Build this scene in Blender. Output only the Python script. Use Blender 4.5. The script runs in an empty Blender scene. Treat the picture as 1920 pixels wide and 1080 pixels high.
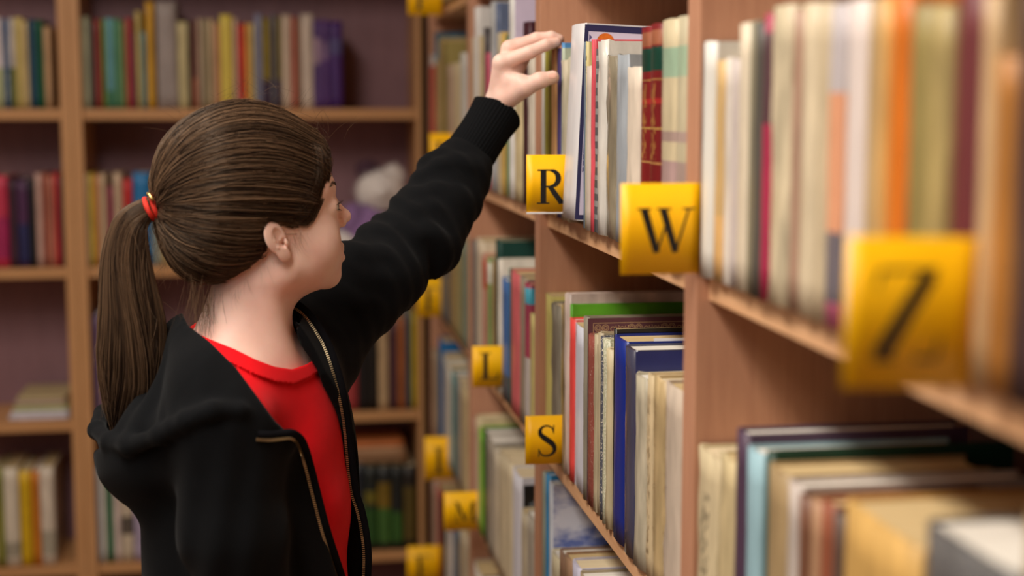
import bpy, bmesh, math, random
import numpy as np
from mathutils import Vector, Matrix

# ------------------------------------------------------------------ camera, light, exposure
scene = bpy.context.scene
COL = scene.collection
F_PX = 2800.0                       # focal length in pixels of the 1920 px wide frame
PITCH = math.atan(345.0 / F_PX)     # horizon at y = 195
YAW = math.atan(440.0 / F_PX * math.cos(PITCH))
CAM_H = 1.457
cam_data = bpy.data.cameras.new('camera')
cam_data.sensor_width = 36.0
cam_data.lens = F_PX / 1920.0 * 36.0
cam_data.clip_start = 0.02
cam_data.dof.use_dof = True
cam_data.dof.focus_distance = 1.82
cam_data.dof.aperture_fstop = 2.3
cam_data.dof.aperture_blades = 0
cam = bpy.data.objects.new('camera', cam_data)
COL.objects.link(cam)
cam.location = (0, 0, CAM_H)
cam.rotation_euler = (math.pi / 2 - PITCH, 0, -YAW)
scene.camera = cam

world = bpy.data.worlds.new('world')
world.use_nodes = True
world.node_tree.nodes['Background'].inputs[0].default_value = (1.0, 0.93, 0.85, 1)
world.node_tree.nodes['Background'].inputs[1].default_value = 0.05
scene.world = world

def area_light(name, loc, rot, size, power, color):
    l = bpy.data.lights.new(name, 'AREA')
    l.shape = 'RECTANGLE'; l.size, l.size_y = size
    l.energy = power; l.color = color
    o = bpy.data.objects.new(name, l); COL.objects.link(o)
    o.location = loc; o.rotation_euler = rot
    return o

# fluorescent ceiling fixtures above the aisle and an added fill light by the left wall
area_light('ceiling_light_aisle', (-0.62, 0.9, 2.78), (0, 0, 0), (0.45, 2.2), 78, (1.0, 0.93, 0.84))
area_light('ceiling_light_entry', (-1.1, -1.0, 2.78), (0, 0, 0), (0.5, 1.6), 18, (1.0, 0.93, 0.84))
area_light('ceiling_light_far', (-1.7, 2.9, 2.78), (0, 0, 0), (1.2, 0.5), 12, (1.0, 0.91, 0.80))
area_light('added_side_fill', (-2.56, 0.2, 1.75), (0, -math.pi / 2, 0), (1.3, 2.2), 11, (0.96, 0.97, 1.0))  # added side fill for the spines; the wall has no window

vs = scene.view_settings
vs.view_transform = 'Standard'
vs.look = 'None'
vs.exposure = -0.12
vs.gamma = 1.0
vs.use_curve_mapping = False
scene.cycles.use_denoising = True
scene.cycles.max_bounces = 8
scene.cycles.caustics_reflective = False
scene.cycles.caustics_refractive = False

# ------------------------------------------------------------------ geometry of the view: pixel of the photograph -> ray
CP, SP, CY, SY = math.cos(PITCH), math.sin(PITCH), math.cos(YAW), math.sin(YAW)
def ray_h(px, py):
    a = (px - 960.0) / F_PX; b = (540.0 - py) / F_PX
    return np.array([a, CP + b * SP, -SP + b * CP])          # right, forward, up (horizontal frame)
def ray_w(px, py):
    r = ray_h(px, py)
    return np.array([r[0] * CY + r[1] * SY, -r[0] * SY + r[1] * CY, r[2]])
def on_x(px, py, X):
    d = ray_w(px, py); k = X / d[0]
    return np.array([X, d[1] * k, CAM_H + d[2] * k])
def on_y(px, py, Y):
    d = ray_w(px, py); k = Y / d[1]
    return np.array([d[0] * k, Y, CAM_H + d[2] * k])

# ------------------------------------------------------------------ helpers
def lin(c):
    out = []
    for v in c[:3]:
        v = v / 255.0
        out.append(v / 12.92 if v <= 0.04045 else ((v + 0.055) / 1.055) ** 2.4)
    return tuple(out)

def link(name, me, mat=None, parent=None):
    o = bpy.data.objects.new(name, me)
    COL.objects.link(o)
    if mat is not None and me is not None and not me.materials:
        for m in (mat if isinstance(mat, (list, tuple)) else [mat]):
            me.materials.append(m)
    if parent is not None:
        o.parent = parent
    return o

def empty(name, loc=(0, 0, 0), rotz=0.0):
    o = bpy.data.objects.new(name, None)
    COL.objects.link(o)
    o.empty_display_size = 0.05
    o.location = loc
    o.rotation_euler = (0, 0, rotz)
    return o

def tag(o, label=None, cat=None, group=None, kind=None):
    if label: o['label'] = label
    if cat: o['category'] = cat
    if group: o['group'] = group
    if kind: o['kind'] = kind
    return o

def mesh_from(name, verts, faces, smooth=False, mat_idx=None):
    me = bpy.data.meshes.new(name)
    me.from_pydata([tuple(map(float, v)) for v in verts], [], [tuple(map(int, f)) for f in faces])
    if smooth:
        me.polygons.foreach_set('use_smooth', [True] * len(me.polygons))
    if mat_idx is not None:
        me.polygons.foreach_set('material_index', mat_idx)
    me.update()
    return me

def box_mesh(name, x0, x1, y0, y1, z0, z1, bevel=0.0):
    bm = bmesh.new()
    bmesh.ops.create_cube(bm, size=1.0)
    for v in bm.verts:
        v.co.x = x0 + (v.co.x + 0.5) * (x1 - x0)
        v.co.y = y0 + (v.co.y + 0.5) * (y1 - y0)
        v.co.z = z0 + (v.co.z + 0.5) * (z1 - z0)
    if bevel > 0:
        bmesh.ops.bevel(bm, geom=bm.edges[:] , offset=bevel, segments=2, affect='EDGES', profile=0.6)
    me = bpy.data.meshes.new(name)
    bm.to_mesh(me); bm.free()
    return me

def catmull(pts, n):
    P_ = [np.array(p, float) for p in pts]; P_ = [2 * P_[0] - P_[1]] + P_ + [2 * P_[-1] - P_[-2]]
    out = []
    for i in range(1, len(P_) - 2):
        for k in range(n):
            t = k / n
            out.append(tuple(.5 * ((2 * P_[i]) + (-P_[i - 1] + P_[i + 1]) * t + (2 * P_[i - 1] - 5 * P_[i] + 4 * P_[i + 1] - P_[i + 2]) * t * t + (-P_[i - 1] + 3 * P_[i] - 3 * P_[i + 1] + P_[i + 2]) * t ** 3)))
    out.append(tuple(P_[-2]))
    return out
# ------------------------------------------------------------------ materials
def new_mat(name, rough=0.5, spec=0.4):
    m = bpy.data.materials.new(name)
    m.use_nodes = True
    nt = m.node_tree
    b = nt.nodes['Principled BSDF']
    b.inputs['Roughness'].default_value = rough
    b.inputs['Specular IOR Level'].default_value = spec
    return m, nt, b

def nd(nt, t, **kw):
    n = nt.nodes.new(t)
    for k, v in kw.items():
        setattr(n, k, v)
    return n

def plain(name, col, rough=0.5, spec=0.4, noise=0.0, nscale=40.0, bump=0.0, bscale=200.0, metallic=0.0, sheen=0.0):
    m, nt, b = new_mat(name, rough, spec)
    c = lin(col)
    b.inputs['Metallic'].default_value = metallic
    if sheen: b.inputs['Sheen Weight'].default_value = sheen
    if noise > 0:
        tc = nd(nt, 'ShaderNodeTexCoord'); n = nd(nt, 'ShaderNodeTexNoise')
        n.inputs['Scale'].default_value = nscale; n.inputs['Detail'].default_value = 5
        nt.links.new(tc.outputs['Object'], n.inputs['Vector'])
        r = nd(nt, 'ShaderNodeValToRGB')
        r.color_ramp.elements[0].position = 0.3; r.color_ramp.elements[1].position = 0.7
        r.color_ramp.elements[0].color = tuple(v * (1 - noise) for v in c) + (1,)
        r.color_ramp.elements[1].color = tuple(min(1, v * (1 + noise)) for v in c) + (1,)
        nt.links.new(n.outputs['Fac'], r.inputs['Fac'])
        nt.links.new(r.outputs['Color'], b.inputs['Base Color'])
    else:
        b.inputs['Base Color'].default_value = c + (1,)
    if bump > 0:
        tc = nd(nt, 'ShaderNodeTexCoord'); n = nd(nt, 'ShaderNodeTexNoise')
        n.inputs['Scale'].default_value = bscale; n.inputs['Detail'].default_value = 3
        nt.links.new(tc.outputs['Object'], n.inputs['Vector'])
        bp = nd(nt, 'ShaderNodeBump'); bp.inputs['Strength'].default_value = bump; bp.inputs['Distance'].default_value = 0.002
        nt.links.new(n.outputs['Fac'], bp.inputs['Height'])
        nt.links.new(bp.outputs['Normal'], b.inputs['Normal'])
    return m

def wood(name, c0, c1, scale, rough=0.42):
    m, nt, b = new_mat(name, rough, 0.35)
    tc = nd(nt, 'ShaderNodeTexCoord'); mp = nd(nt, 'ShaderNodeMapping')
    mp.inputs['Scale'].default_value = scale
    n = nd(nt, 'ShaderNodeTexNoise'); n.inputs['Scale'].default_value = 3.0; n.inputs['Detail'].default_value = 7; n.inputs['Roughness'].default_value = 0.65
    nt.links.new(tc.outputs['Object'], mp.inputs['Vector'])
    nt.links.new(mp.outputs['Vector'], n.inputs['Vector'])
    r = nd(nt, 'ShaderNodeValToRGB')
    r.color_ramp.elements[0].position = 0.32; r.color_ramp.elements[1].position = 0.68
    r.color_ramp.elements[0].color = lin(c0) + (1,); r.color_ramp.elements[1].color = lin(c1) + (1,)
    nt.links.new(n.outputs['Fac'], r.inputs['Fac'])
    nt.links.new(r.outputs['Color'], b.inputs['Base Color'])
    return m

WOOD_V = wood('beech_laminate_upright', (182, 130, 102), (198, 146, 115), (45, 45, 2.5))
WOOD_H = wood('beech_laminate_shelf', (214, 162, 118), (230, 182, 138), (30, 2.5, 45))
WOOD_HX = wood('beech_laminate_shelf_cross', (180, 130, 84), (196, 146, 98), (2.5, 30, 45))
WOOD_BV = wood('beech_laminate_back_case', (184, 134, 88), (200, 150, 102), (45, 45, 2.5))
PANEL = wood('mauve_back_panel', (132, 98, 104), (144, 108, 114), (10, 10, 2.0), 0.6)
PANEL_D = wood('brown_back_panel', (86, 58, 48), (96, 66, 54), (30, 30, 2.0), 0.6)

# ------------------------------------------------------------------ the room
M_WALL = plain('cream_plaster', (150, 132, 112), 0.9, 0.2, 0.04, 6, 0.15, 120)
M_CEIL = plain('white_ceiling_paint', (226, 222, 214), 0.9, 0.2, 0.03, 5)
M_FLOOR = wood('brown_linoleum', (120, 92, 72), (140, 108, 84), (3, 3, 3), 0.5)
def structure(name, me, mat):
    return tag(link(name, me, mat), kind='structure')
RX0, RX1, RY0, RY1, RH = -2.6, 0.80, -3.0, 4.36, 2.86
structure('floor', box_mesh('floor', RX0 - 0.1, RX1 + 0.1, RY0 - 0.1, RY1 + 0.1, -0.08, 0.0), M_FLOOR)
structure('ceiling', box_mesh('ceiling', RX0 - 0.1, RX1 + 0.1, RY0 - 0.1, RY1 + 0.1, RH, RH + 0.08), M_CEIL)
structure('wall_left', box_mesh('wall_left', RX0 - 0.1, RX0, RY0, RY1, 0, RH), M_WALL)
structure('wall_right', box_mesh('wall_right', RX1, RX1 + 0.1, RY0, RY1, 0, RH), M_WALL)
structure('wall_front', box_mesh('wall_front', RX0, RX1, RY0 - 0.1, RY0, 0, RH), M_WALL)
structure('wall_back', box_mesh('wall_back', RX0, RX1, RY1, RY1 + 0.1, 0, RH), M_WALL)

# ------------------------------------------------------------------ the row of bookcases on the right (spines face -X)
XS = 0.385                                   # front plane of the uprights
SHELF_IN = 0.012                             # shelves set back a little
DEPTH = 0.285
Z_SH = [0.072, 0.24, 0.602, 0.937, 1.298, 1.692, 2.0]    # tops of the shelves
SH_T = 0.024
DIV = [-0.305, 0.517, 1.347, 2.200, 3.022, 3.845]        # near faces of the double uprights
DIV_T = 0.042
unit_words = ['nearest beech bookcase, its books by the Z card', 'beech bookcase holding the R and S cards',
              'beech bookcase holding the L and M cards', 'farthest beech bookcase of the row, beside the back bookcase']
for i in range(4):
    y0 = DIV[i + 1] + DIV_T / 2; y1 = DIV[i + 2] + DIV_T / 2
    u = empty('bookcase', (XS, (y0 + y1) / 2, 0))
    tag(u, unit_words[i], 'bookcase', 'beech bookcases along the aisle')
    hy = (y1 - y0) / 2
    for s in (-1, 1):
        a, b = (hy - DIV_T / 2, hy - 0.0004) if s > 0 else (-hy + 0.0004, -hy + DIV_T / 2)
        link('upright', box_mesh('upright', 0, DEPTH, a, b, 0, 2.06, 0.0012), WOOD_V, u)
    for z in Z_SH:
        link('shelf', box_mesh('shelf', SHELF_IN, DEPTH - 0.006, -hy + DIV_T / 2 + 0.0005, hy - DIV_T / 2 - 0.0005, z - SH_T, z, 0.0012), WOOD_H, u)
    link('back_panel', box_mesh('back_panel', DEPTH - 0.0055, DEPTH, -hy + DIV_T / 2, hy - DIV_T / 2, 0.03, 2.05), PANEL_D, u)
    link('plinth', box_mesh('plinth', 0.03, 0.048, -hy + DIV_T / 2, hy - DIV_T / 2, 0, 0.047), WOOD_H, u)

# ------------------------------------------------------------------ the bookcase across the end of the aisle (spines face -Y)
YB = 3.96
BD = 0.27
def bx(px, py=600): return on_y(px, py, YB)[0]
bl0, bl1 = bx(116, 300), bx(157, 300)       # middle double upright
br0, br1 = bx(779, 400), bx(806, 400)       # right upright
def bz(px, py): return on_y(px, py, YB)[2]
ZB = [bz(450, 1047), bz(400, 781), bz(300, 499), bz(500, 204)]
gap = (ZB[3] - ZB[0]) / 3
ZB = [ZB[0] - gap * 2, ZB[0] - gap] + ZB + [ZB[3] + gap, ZB[3] + 2 * gap - 0.02]
ZB = [z for z in ZB if z > 0.06]
def back_unit(x_left, x_right, words, tr=None):
    u = empty('bookcase', ((x_left + x_right) / 2, YB, 0))
    tag(u, words, 'bookcase', 'beech bookcases across the end of the aisle')
    hx = (x_right - x_left) / 2; t = (bl1 - bl0) / 2; tr = tr or t
    top = ZB[-1] + 0.0
    link('upright', box_mesh('upright', -hx + 0.0004, -hx + t, 0, BD, 0, top + 0.03, 0.0015), WOOD_BV, u)
    link('upright', box_mesh('upright', hx - tr, hx - 0.0004, 0, BD, 0, top + 0.03, 0.0015), WOOD_BV, u)
    for z in ZB:
        link('shelf', box_mesh('shelf', -hx + t + 0.0005, hx - tr - 0.0005, 0.006, BD - 0.008, z - 0.028, z, 0.0015), WOOD_HX, u)
    link('back_panel', box_mesh('back_panel', -hx + t, hx - tr, BD - 0.007, BD, 0.02, top), PANEL, u)
    return u
mid = (bl0 + bl1) / 2
back_unit(mid, (br0 + br1) / 2, 'wide beech bookcase across the aisle end, behind the girl', (br1 - br0) / 2 - .004)
back_unit(mid - ((br0 + br1) / 2 - mid), mid, 'beech bookcase across the aisle end, cut by the picture edge')
# ------------------------------------------------------------------ books
rng = random.Random(7)
def ordinal(n):
    w = ['zeroth', 'first', 'second', 'third', 'fourth', 'fifth', 'sixth', 'seventh', 'eighth', 'ninth', 'tenth', 'eleventh', 'twelfth',
         'thirteenth', 'fourteenth', 'fifteenth', 'sixteenth', 'seventeenth', 'eighteenth', 'nineteenth', 'twentieth']
    if n <= 20: return w[n]
    t = {2: 'twenty', 3: 'thirty', 4: 'forty'}[n // 10]
    return t + '-' + w[n % 10] if n % 10 else {20: 'twentieth', 30: 'thirtieth', 40: 'fortieth'}[n]

def paper_mat(name, col):
    m, nt, b = new_mat(name, 0.85, 0.2)
    tc = nd(nt, 'ShaderNodeTexCoord'); mp = nd(nt, 'ShaderNodeMapping'); mp.inputs['Scale'].default_value = (6, 1400, 6)
    n = nd(nt, 'ShaderNodeTexNoise'); n.inputs['Scale'].default_value = 1.0; n.inputs['Detail'].default_value = 2
    nt.links.new(tc.outputs['Object'], mp.inputs['Vector']); nt.links.new(mp.outputs['Vector'], n.inputs['Vector'])
    r = nd(nt, 'ShaderNodeValToRGB'); c = lin(col)
    r.color_ramp.elements[0].position = 0.3; r.color_ramp.elements[1].position = 0.65
    r.color_ramp.elements[0].color = tuple(v * 0.68 for v in c) + (1,); r.color_ramp.elements[1].color = c + (1,)
    nt.links.new(n.outputs['Fac'], r.inputs['Fac']); nt.links.new(r.outputs['Color'], b.inputs['Base Color'])
    return m
PAPERS = [paper_mat('aged_paper', (222, 204, 168)), paper_mat('white_paper', (232, 226, 214)), paper_mat('yellowed_paper', (206, 180, 132))]

TONE = 0.84
def tone(c): return tuple(v * TONE for v in lin(c))
def cover_mat(col, bands=(), rough=0.45, wear=0.16, coat=0.0, spots=0.0, print_col=None, print_z=None, fleck=None, flecks=0.62):
    """bands: (z0, z1, colour) in fractions of the book's height, print_col: small marks of lettering between print_z"""
    m, nt, b = new_mat('book_cover', rough, 0.35)
    if coat:
        b.inputs['Coat Weight'].default_value = coat; b.inputs['Coat Roughness'].default_value = 0.18
    tc = nd(nt, 'ShaderNodeTexCoord'); sep = nd(nt, 'ShaderNodeSeparateXYZ')
    nt.links.new(tc.outputs['Generated'], sep.inputs[0])
    r = nd(nt, 'ShaderNodeValToRGB'); r.color_ramp.interpolation = 'CONSTANT'
    stops = [(0.0, col)]
    for z0, z1, bc in sorted(bands):
        stops = [s for s in stops if s[0] < z0 - 1e-4] + [(z0, bc), (min(z1, 1.0), col)]
    el = r.color_ramp.elements
    el[0].position = 0.0; el[0].color = tone(stops[0][1]) + (1,)
    if len(stops) == 1:
        el[1].position = 1.0; el[1].color = tone(col) + (1,)
    else:
        el[1].position = stops[1][0]; el[1].color = tone(stops[1][1]) + (1,)
        for z, c in stops[2:]:
            e = el.new(z); e.color = tone(c) + (1,)
    nt.links.new(sep.outputs['Z'], r.inputs['Fac'])
    color = r.outputs['Color']
    if print_col is not None:                      # rows of small print along the spine
        mp = nd(nt, 'ShaderNodeMapping'); mp.inputs['Scale'].default_value = (1, 260, 110)
        nt.links.new(tc.outputs['Object'], mp.inputs['Vector'])
        n = nd(nt, 'ShaderNodeTexNoise'); n.inputs['Scale'].default_value = 1.0; n.inputs['Detail'].default_value = 2
        nt.links.new(mp.outputs['Vector'], n.inputs['Vector'])
        gt = nd(nt, 'ShaderNodeMath', operation='GREATER_THAN'); gt.inputs[1].default_value = 0.54
        nt.links.new(n.outputs['Fac'], gt.inputs[0])
        fac = gt.outputs[0]
        for src, lo, hi in ((sep.outputs['Z'], print_z[0], print_z[1]), (sep.outputs['Y'], 0.32, 0.68)):
            a = nd(nt, 'ShaderNodeMath', operation='GREATER_THAN'); a.inputs[1].default_value = lo
            c2 = nd(nt, 'ShaderNodeMath', operation='LESS_THAN'); c2.inputs[1].default_value = hi
            mu = nd(nt, 'ShaderNodeMath', operation='MULTIPLY'); mu2 = nd(nt, 'ShaderNodeMath', operation='MULTIPLY')
            nt.links.new(src, a.inputs[0]); nt.links.new(src, c2.inputs[0])
            nt.links.new(a.outputs[0], mu.inputs[0]); nt.links.new(c2.outputs[0], mu.inputs[1])
            nt.links.new(mu.outputs[0], mu2.inputs[0]); nt.links.new(fac, mu2.inputs[1]); fac = mu2.outputs[0]
        mx = nd(nt, 'ShaderNodeMix', data_type='RGBA')
        nt.links.new(fac, mx.inputs['Factor']); nt.links.new(color, mx.inputs['A'])
        mx.inputs['B'].default_value = tone(print_col) + (1,)
        color = mx.outputs['Result']
    if fleck is not None:                          # scuffed, flaked spots
        n = nd(nt, 'ShaderNodeTexNoise'); n.inputs['Scale'].default_value = 420; n.inputs['Detail'].default_value = 4
        nt.links.new(tc.outputs['Object'], n.inputs['Vector'])
        gt = nd(nt, 'ShaderNodeMath', operation='GREATER_THAN'); gt.inputs[1].default_value = flecks
        nt.links.new(n.outputs['Fac'], gt.inputs[0])
        mx = nd(nt, 'ShaderNodeMix', data_type='RGBA')
        nt.links.new(gt.outputs[0], mx.inputs['Factor']); nt.links.new(color, mx.inputs['A'])
        mx.inputs['B'].default_value = tone(fleck) + (1,)
        color = mx.outputs['Result']
    if wear:
        mp = nd(nt, 'ShaderNodeMapping'); mp.inputs['Scale'].default_value = (30, 60, 14)
        mp.inputs['Location'].default_value = (rng.random() * 9, rng.random() * 9, rng.random() * 9)
        nt.links.new(tc.outputs['Object'], mp.inputs['Vector'])
        n = nd(nt, 'ShaderNodeTexNoise'); n.inputs['Scale'].default_value = 1.0; n.inputs['Detail'].default_value = 6
        nt.links.new(mp.outputs['Vector'], n.inputs['Vector'])
        mr = nd(nt, 'ShaderNodeMapRange'); mr.inputs['From Min'].default_value = 0.3; mr.inputs['From Max'].default_value = 0.7
        mr.inputs['To Min'].default_value = 1 - wear * 1.3; mr.inputs['To Max'].default_value = 1 + wear
        nt.links.new(n.outputs['Fac'], mr.inputs['Value'])
        mu = nd(nt, 'ShaderNodeVectorMath', operation='SCALE')
        nt.links.new(color, mu.inputs[0]); nt.links.new(mr.outputs['Result'], mu.inputs['Scale'])
        color = mu.outputs['Vector']
    nt.links.new(color, b.inputs['Base Color'])
    return m

def cover_mesh(t, w, h, tb, bulge, wear):
    """U-shaped cover: spine at x = 0, boards run to x = w, thickness along y, height along z"""
    n = 7; nz = 9
    outer, inner = [(w, -t / 2), (min(0.012, w * .2), -t / 2)], [(w, -t / 2 + tb), (min(0.012, w * .2), -t / 2 + tb)]
    rx = min(0.004, t * 0.3)
    for k in range(n):
        a = math.pi * (k / (n - 1) - 0.5)
        outer.append((rx - (rx + bulge) * math.cos(a), t / 2 * math.sin(a) ** 1 if abs(math.sin(a)) < 1 else math.copysign(t / 2, math.sin(a))))
        inner.append((tb + rx * 0.4 * (1 - math.cos(a)) , (t / 2 - tb) * max(-1, min(1, math.sin(a) * 1.1))))
    outer += [(min(0.012, w * .2), t / 2), (w, t / 2)]; inner += [(min(0.012, w * .2), t / 2 - tb), (w, t / 2 - tb)]
    P = outer + inner[::-1]
    m = len(P); V = []
    for k in range(nz):
        z = h * k / (nz - 1)
        for i, (x, y) in enumerate(P):
            jx = rng.gauss(0, wear) if i < len(outer) and i > 0 else 0
            jz = (rng.gauss(0, wear * 1.3) if k in (0, nz - 1) and 1 < i < len(outer) - 2 else 0)
            V.append((x + jx * 0.7, y + rng.gauss(0, wear * .25), z + (abs(jz) if k == 0 else jz)))
    Fc = []
    for k in range(nz - 1):
        for i in range(m):
            j = (i + 1) % m
            Fc.append((k * m + i, (k + 1) * m + i, (k + 1) * m + j, k * m + j))
    no = len(outer)
    for k, flip in ((0, True), (nz - 1, False)):
        for i in range(no - 1):
            a, b2, c, d = k * m + i, k * m + i + 1, k * m + (m - 2 - i), k * m + (m - 1 - i)
            Fc.append((a, b2, c, d) if flip else (d, c, b2, a))
    me = mesh_from('cover', V, Fc)
    sm = [1 < (i % m) < no - 3 if i < m * (nz - 1) else False for i in range(len(Fc))]
    me.polygons.foreach_set('use_smooth', sm)
    return me

def pages_mesh(t, w, h, tb, hard):
    e = 0.003 if hard else 0.0006
    x0, x1, y = tb + 0.0022, w - e, t / 2 - tb - 0.0002
    z0, z1 = e * 0.8, h - e
    ny = 5; V = []; Fc = []
    prof = []
    for k in range(ny):                                     # fore edge hollowed, spine edge rounded
        yy = -y + 2 * y * k / (ny - 1); q = 1 - (yy / y) ** 2 if y > 0 else 0
        prof.append((x1 - 0.003 * q if hard else x1, yy))
    for k in range(ny):
        yy = y - 2 * y * k / (ny - 1)
        prof.append((x0, yy))
    m = len(prof)
    for z in (z0, z1):
        for x, yy in prof: V.append((x, yy, z + (rng.uniform(-.0004, .0004) if z == z1 else 0)))
    for i in range(m):
        j = (i + 1) % m; Fc.append((i, j, m + j, m + i))
    for k in range(ny - 1):
        a, b2, c, d = k, k + 1, m - 2 - k, m - 1 - k
        Fc.append((d, c, b2, a)); Fc.append((m + a, m + b2, m + c, m + d))
    return mesh_from('page_block', V, Fc)

def make_book(loc, rot, t, w, h, col, label, group, hard=True, lean=0.0, lean_x=0.0, paper=None, **kw):
    tb = min(0.0026 if hard else 0.0008, t * 0.3)
    o = empty('book', loc)
    o.rotation_mode = 'XYZ'
    o.matrix_world = Matrix.Translation(loc) @ Matrix.Rotation(rot, 4, 'Z') @ Matrix.Rotation(lean, 4, 'X') @ Matrix.Rotation(lean_x, 4, 'Y')
    tag(o, label, 'book', group)
    bulge = min(0.0022, t * 0.12) if hard else 0.0004
    wr = kw.pop('rag', 0.0003)
    c = link('cover', cover_mesh(t, w, h, tb, bulge, wr), cover_mat(col, **kw), o)
    if paper is None: paper = rng.choice(PAPERS)
    link('page_block', pages_mesh(t, w, h, tb, hard), paper, o)
    return o

ALL_LABELS = {}
def uniq(lbl):
    assert lbl not in ALL_LABELS, lbl
    ALL_LABELS[lbl] = 1
    return lbl

def side_row(z, plane, yref, row, specs, group, w_max=0.235):
    """specs run from the far end to the near end: (x0, x1, ytop, colour, words[, options]) in photograph pixels at height yref"""
    out = []; prev = 99
    ym = on_x((specs[0][0] + specs[-1][1]) / 2, yref, plane)[1]
    lim = [(DIV[i] + DIV_T, DIV[i + 1]) for i in range(len(DIV) - 1) if DIV[i] <= ym <= DIV[i + 1]][0]
    for n, s in enumerate(specs, 1):
        x0, x1, yt, col, words = s[:5]; kw = dict(s[5]) if len(s) > 5 else {}
        rec = kw.pop('rec', rng.uniform(0, 0.003))
        yf = on_x(x0, yref, plane)[1]; yn = on_x(x1, yref, plane)[1]
        yf, yn = min(yf, lim[1] - 0.0006 - 0.0008 * n), max(yn, lim[0] + 0.0008)
        yf = min(yf, prev)
        if yf - yn < 0.003: yn = yf - 0.004
        prev = yn - 0.0002
        t = max(yf - yn - 0.0008, 0.003)
        zt = on_x((x0 + x1) / 2, yt, plane)[2]
        h = kw.pop('h', None) or (zt - z)
        h = min(h, [q for q in Z_SH if q > z + .05][0] - SH_T - .004 - z)
        w = kw.pop('w', None) or min(max(h * 0.66, 0.12) * rng.uniform(.93, 1.07), w_max)
        lean = kw.pop('lean', rng.uniform(-0.004, 0.004))
        lbl = uniq('%s, %s from the far end of the %s' % (words, ordinal(n), row))
        lift = t / 2 * abs(math.sin(lean)) + 0.0004
        lift += w * math.sin(max(0, kw.get('lean_x', 0)))
        h -= w * math.sin(max(0, kw.get('lean_x', 0)))
        o = make_book((plane + rec, (yf + yn) / 2, z + lift), 0.0, t, w, h, col, lbl, group, lean=lean, **kw)
        out.append((o, t, w, h))
    return out

Zr, Zs, Zm = Z_SH[4], Z_SH[3], Z_SH[2]
PL = XS + 0.001
P = dict(hard=False)
CREAM = (226, 210, 178)
# shelf with the R card
R_ROW = side_row(Zr, PL - 0.001, 240, 'R card shelf', [
    (1011, 1018, 99, (214, 208, 198), 'slim white book', dict(hard=False)),
    (1018, 1024, 93, (150, 140, 52), 'slim olive green book', dict(hard=False)),
    (1024, 1032, 92, (128, 112, 40), 'darker olive book', dict(hard=True)),
    (1032, 1041, 93, (224, 172, 116), 'apricot tan book', dict(hard=True)),
    (1041, 1048, 92, (92, 78, 130), 'narrow purple book', dict(hard=True)),
    (1048, 1051, 81, (186, 196, 172), 'thin pale green booklet', dict(hard=False, bands=[(0.965, 1.0, (90, 150, 205))])),
    (1051, 1063, 113, (204, 194, 168), 'worn cream clothbound book', dict(rag=0.0009, wear=0.28)),
    (1063, 1066, 108, (196, 186, 160), 'thin cream booklet', dict(hard=False, rag=0.0006)),
    (1066, 1091, 46, (240, 236, 236), 'tall white picture book', dict(hard=True, w=0.19, lean=0.0, lean_x=0.048, coat=0.3, wear=0.05, paper=PAPERS[1], rec=-0.010)),
    (1091, 1096, 79, (120, 134, 146), 'slim grey-blue book', dict(hard=False)),
    (1096, 1099, 79, (228, 212, 150), 'thin pale yellow booklet', dict(hard=False, print_col=(90, 80, 50), print_z=(.6, .98))),
    (1099, 1106, 125, (214, 198, 182), 'small cream book', dict(hard=True)),
    (1106, 1111, 75, (236, 92, 104), 'thin rose red book', dict(hard=False, w=.17)),
    (1111, 1120, 93, (92, 92, 94), 'grey spiral-bound notebook', dict(hard=False, rag=0.0007, bands=[(k / 14, k / 14 + .03, (150, 148, 146)) for k in range(1, 14)])),
    (1120, 1133, 79, (226, 220, 210), 'white book in crumpled wrapping', dict(rag=0.0012, coat=0.5, w=.18)),
    (1133, 1152, 107, (156, 144, 120), 'grey-brown plastic-wrapped book', dict(rag=0.0011, coat=0.9, wear=0.3)),
    (1152, 1173, 104, (168, 174, 180), 'blue-grey clothbound book', dict(rag=0.0007, w=.16)),
    (1173, 1195, 127, (230, 214, 194), 'cream paper-covered book', dict(rag=0.0012)),
    (1195, 1216, 52, (130, 28, 30), 'dark red volume with green label', dict(bands=[(.80, .90, (12, 62, 48)), (.76, .765, (190, 150, 80)), (.66, .68, (170, 40, 40)), (.55, .555, (190, 150, 80)), (.4, .41, (190, 140, 80)), (.25, .26, (190, 140, 80)), (.91, .97, (150, 88, 60))], print_col=(190, 140, 70), print_z=(.42, .75))),
    (1216, 1237, 46, (120, 26, 28), 'second dark red volume, green label', dict(bands=[(.80, .90, (12, 62, 48)), (.76, .765, (190, 150, 80)), (.66, .68, (170, 40, 40)), (.55, .555, (190, 150, 80)), (.4, .41, (190, 140, 80)), (.25, .26, (190, 140, 80)), (.91, .97, (150, 88, 60))], print_col=(190, 140, 70), print_z=(.42, .75))),
    (1237, 1264, 38, (212, 196, 160), 'cream volume with pale green label', dict(bands=[(.76, .88, (160, 186, 158)), (.5, .54, (176, 150, 140)), (.25, .42, (180, 150, 146))])),
    (1264, 1284, 32, (204, 192, 160), 'second cream volume, pale green label', dict(bands=[(.76, .88, (168, 190, 160)), (.5, .54, (186, 160, 150)), (.25, .42, (180, 156, 146))])),
], 'books on the R card shelf')

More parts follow.
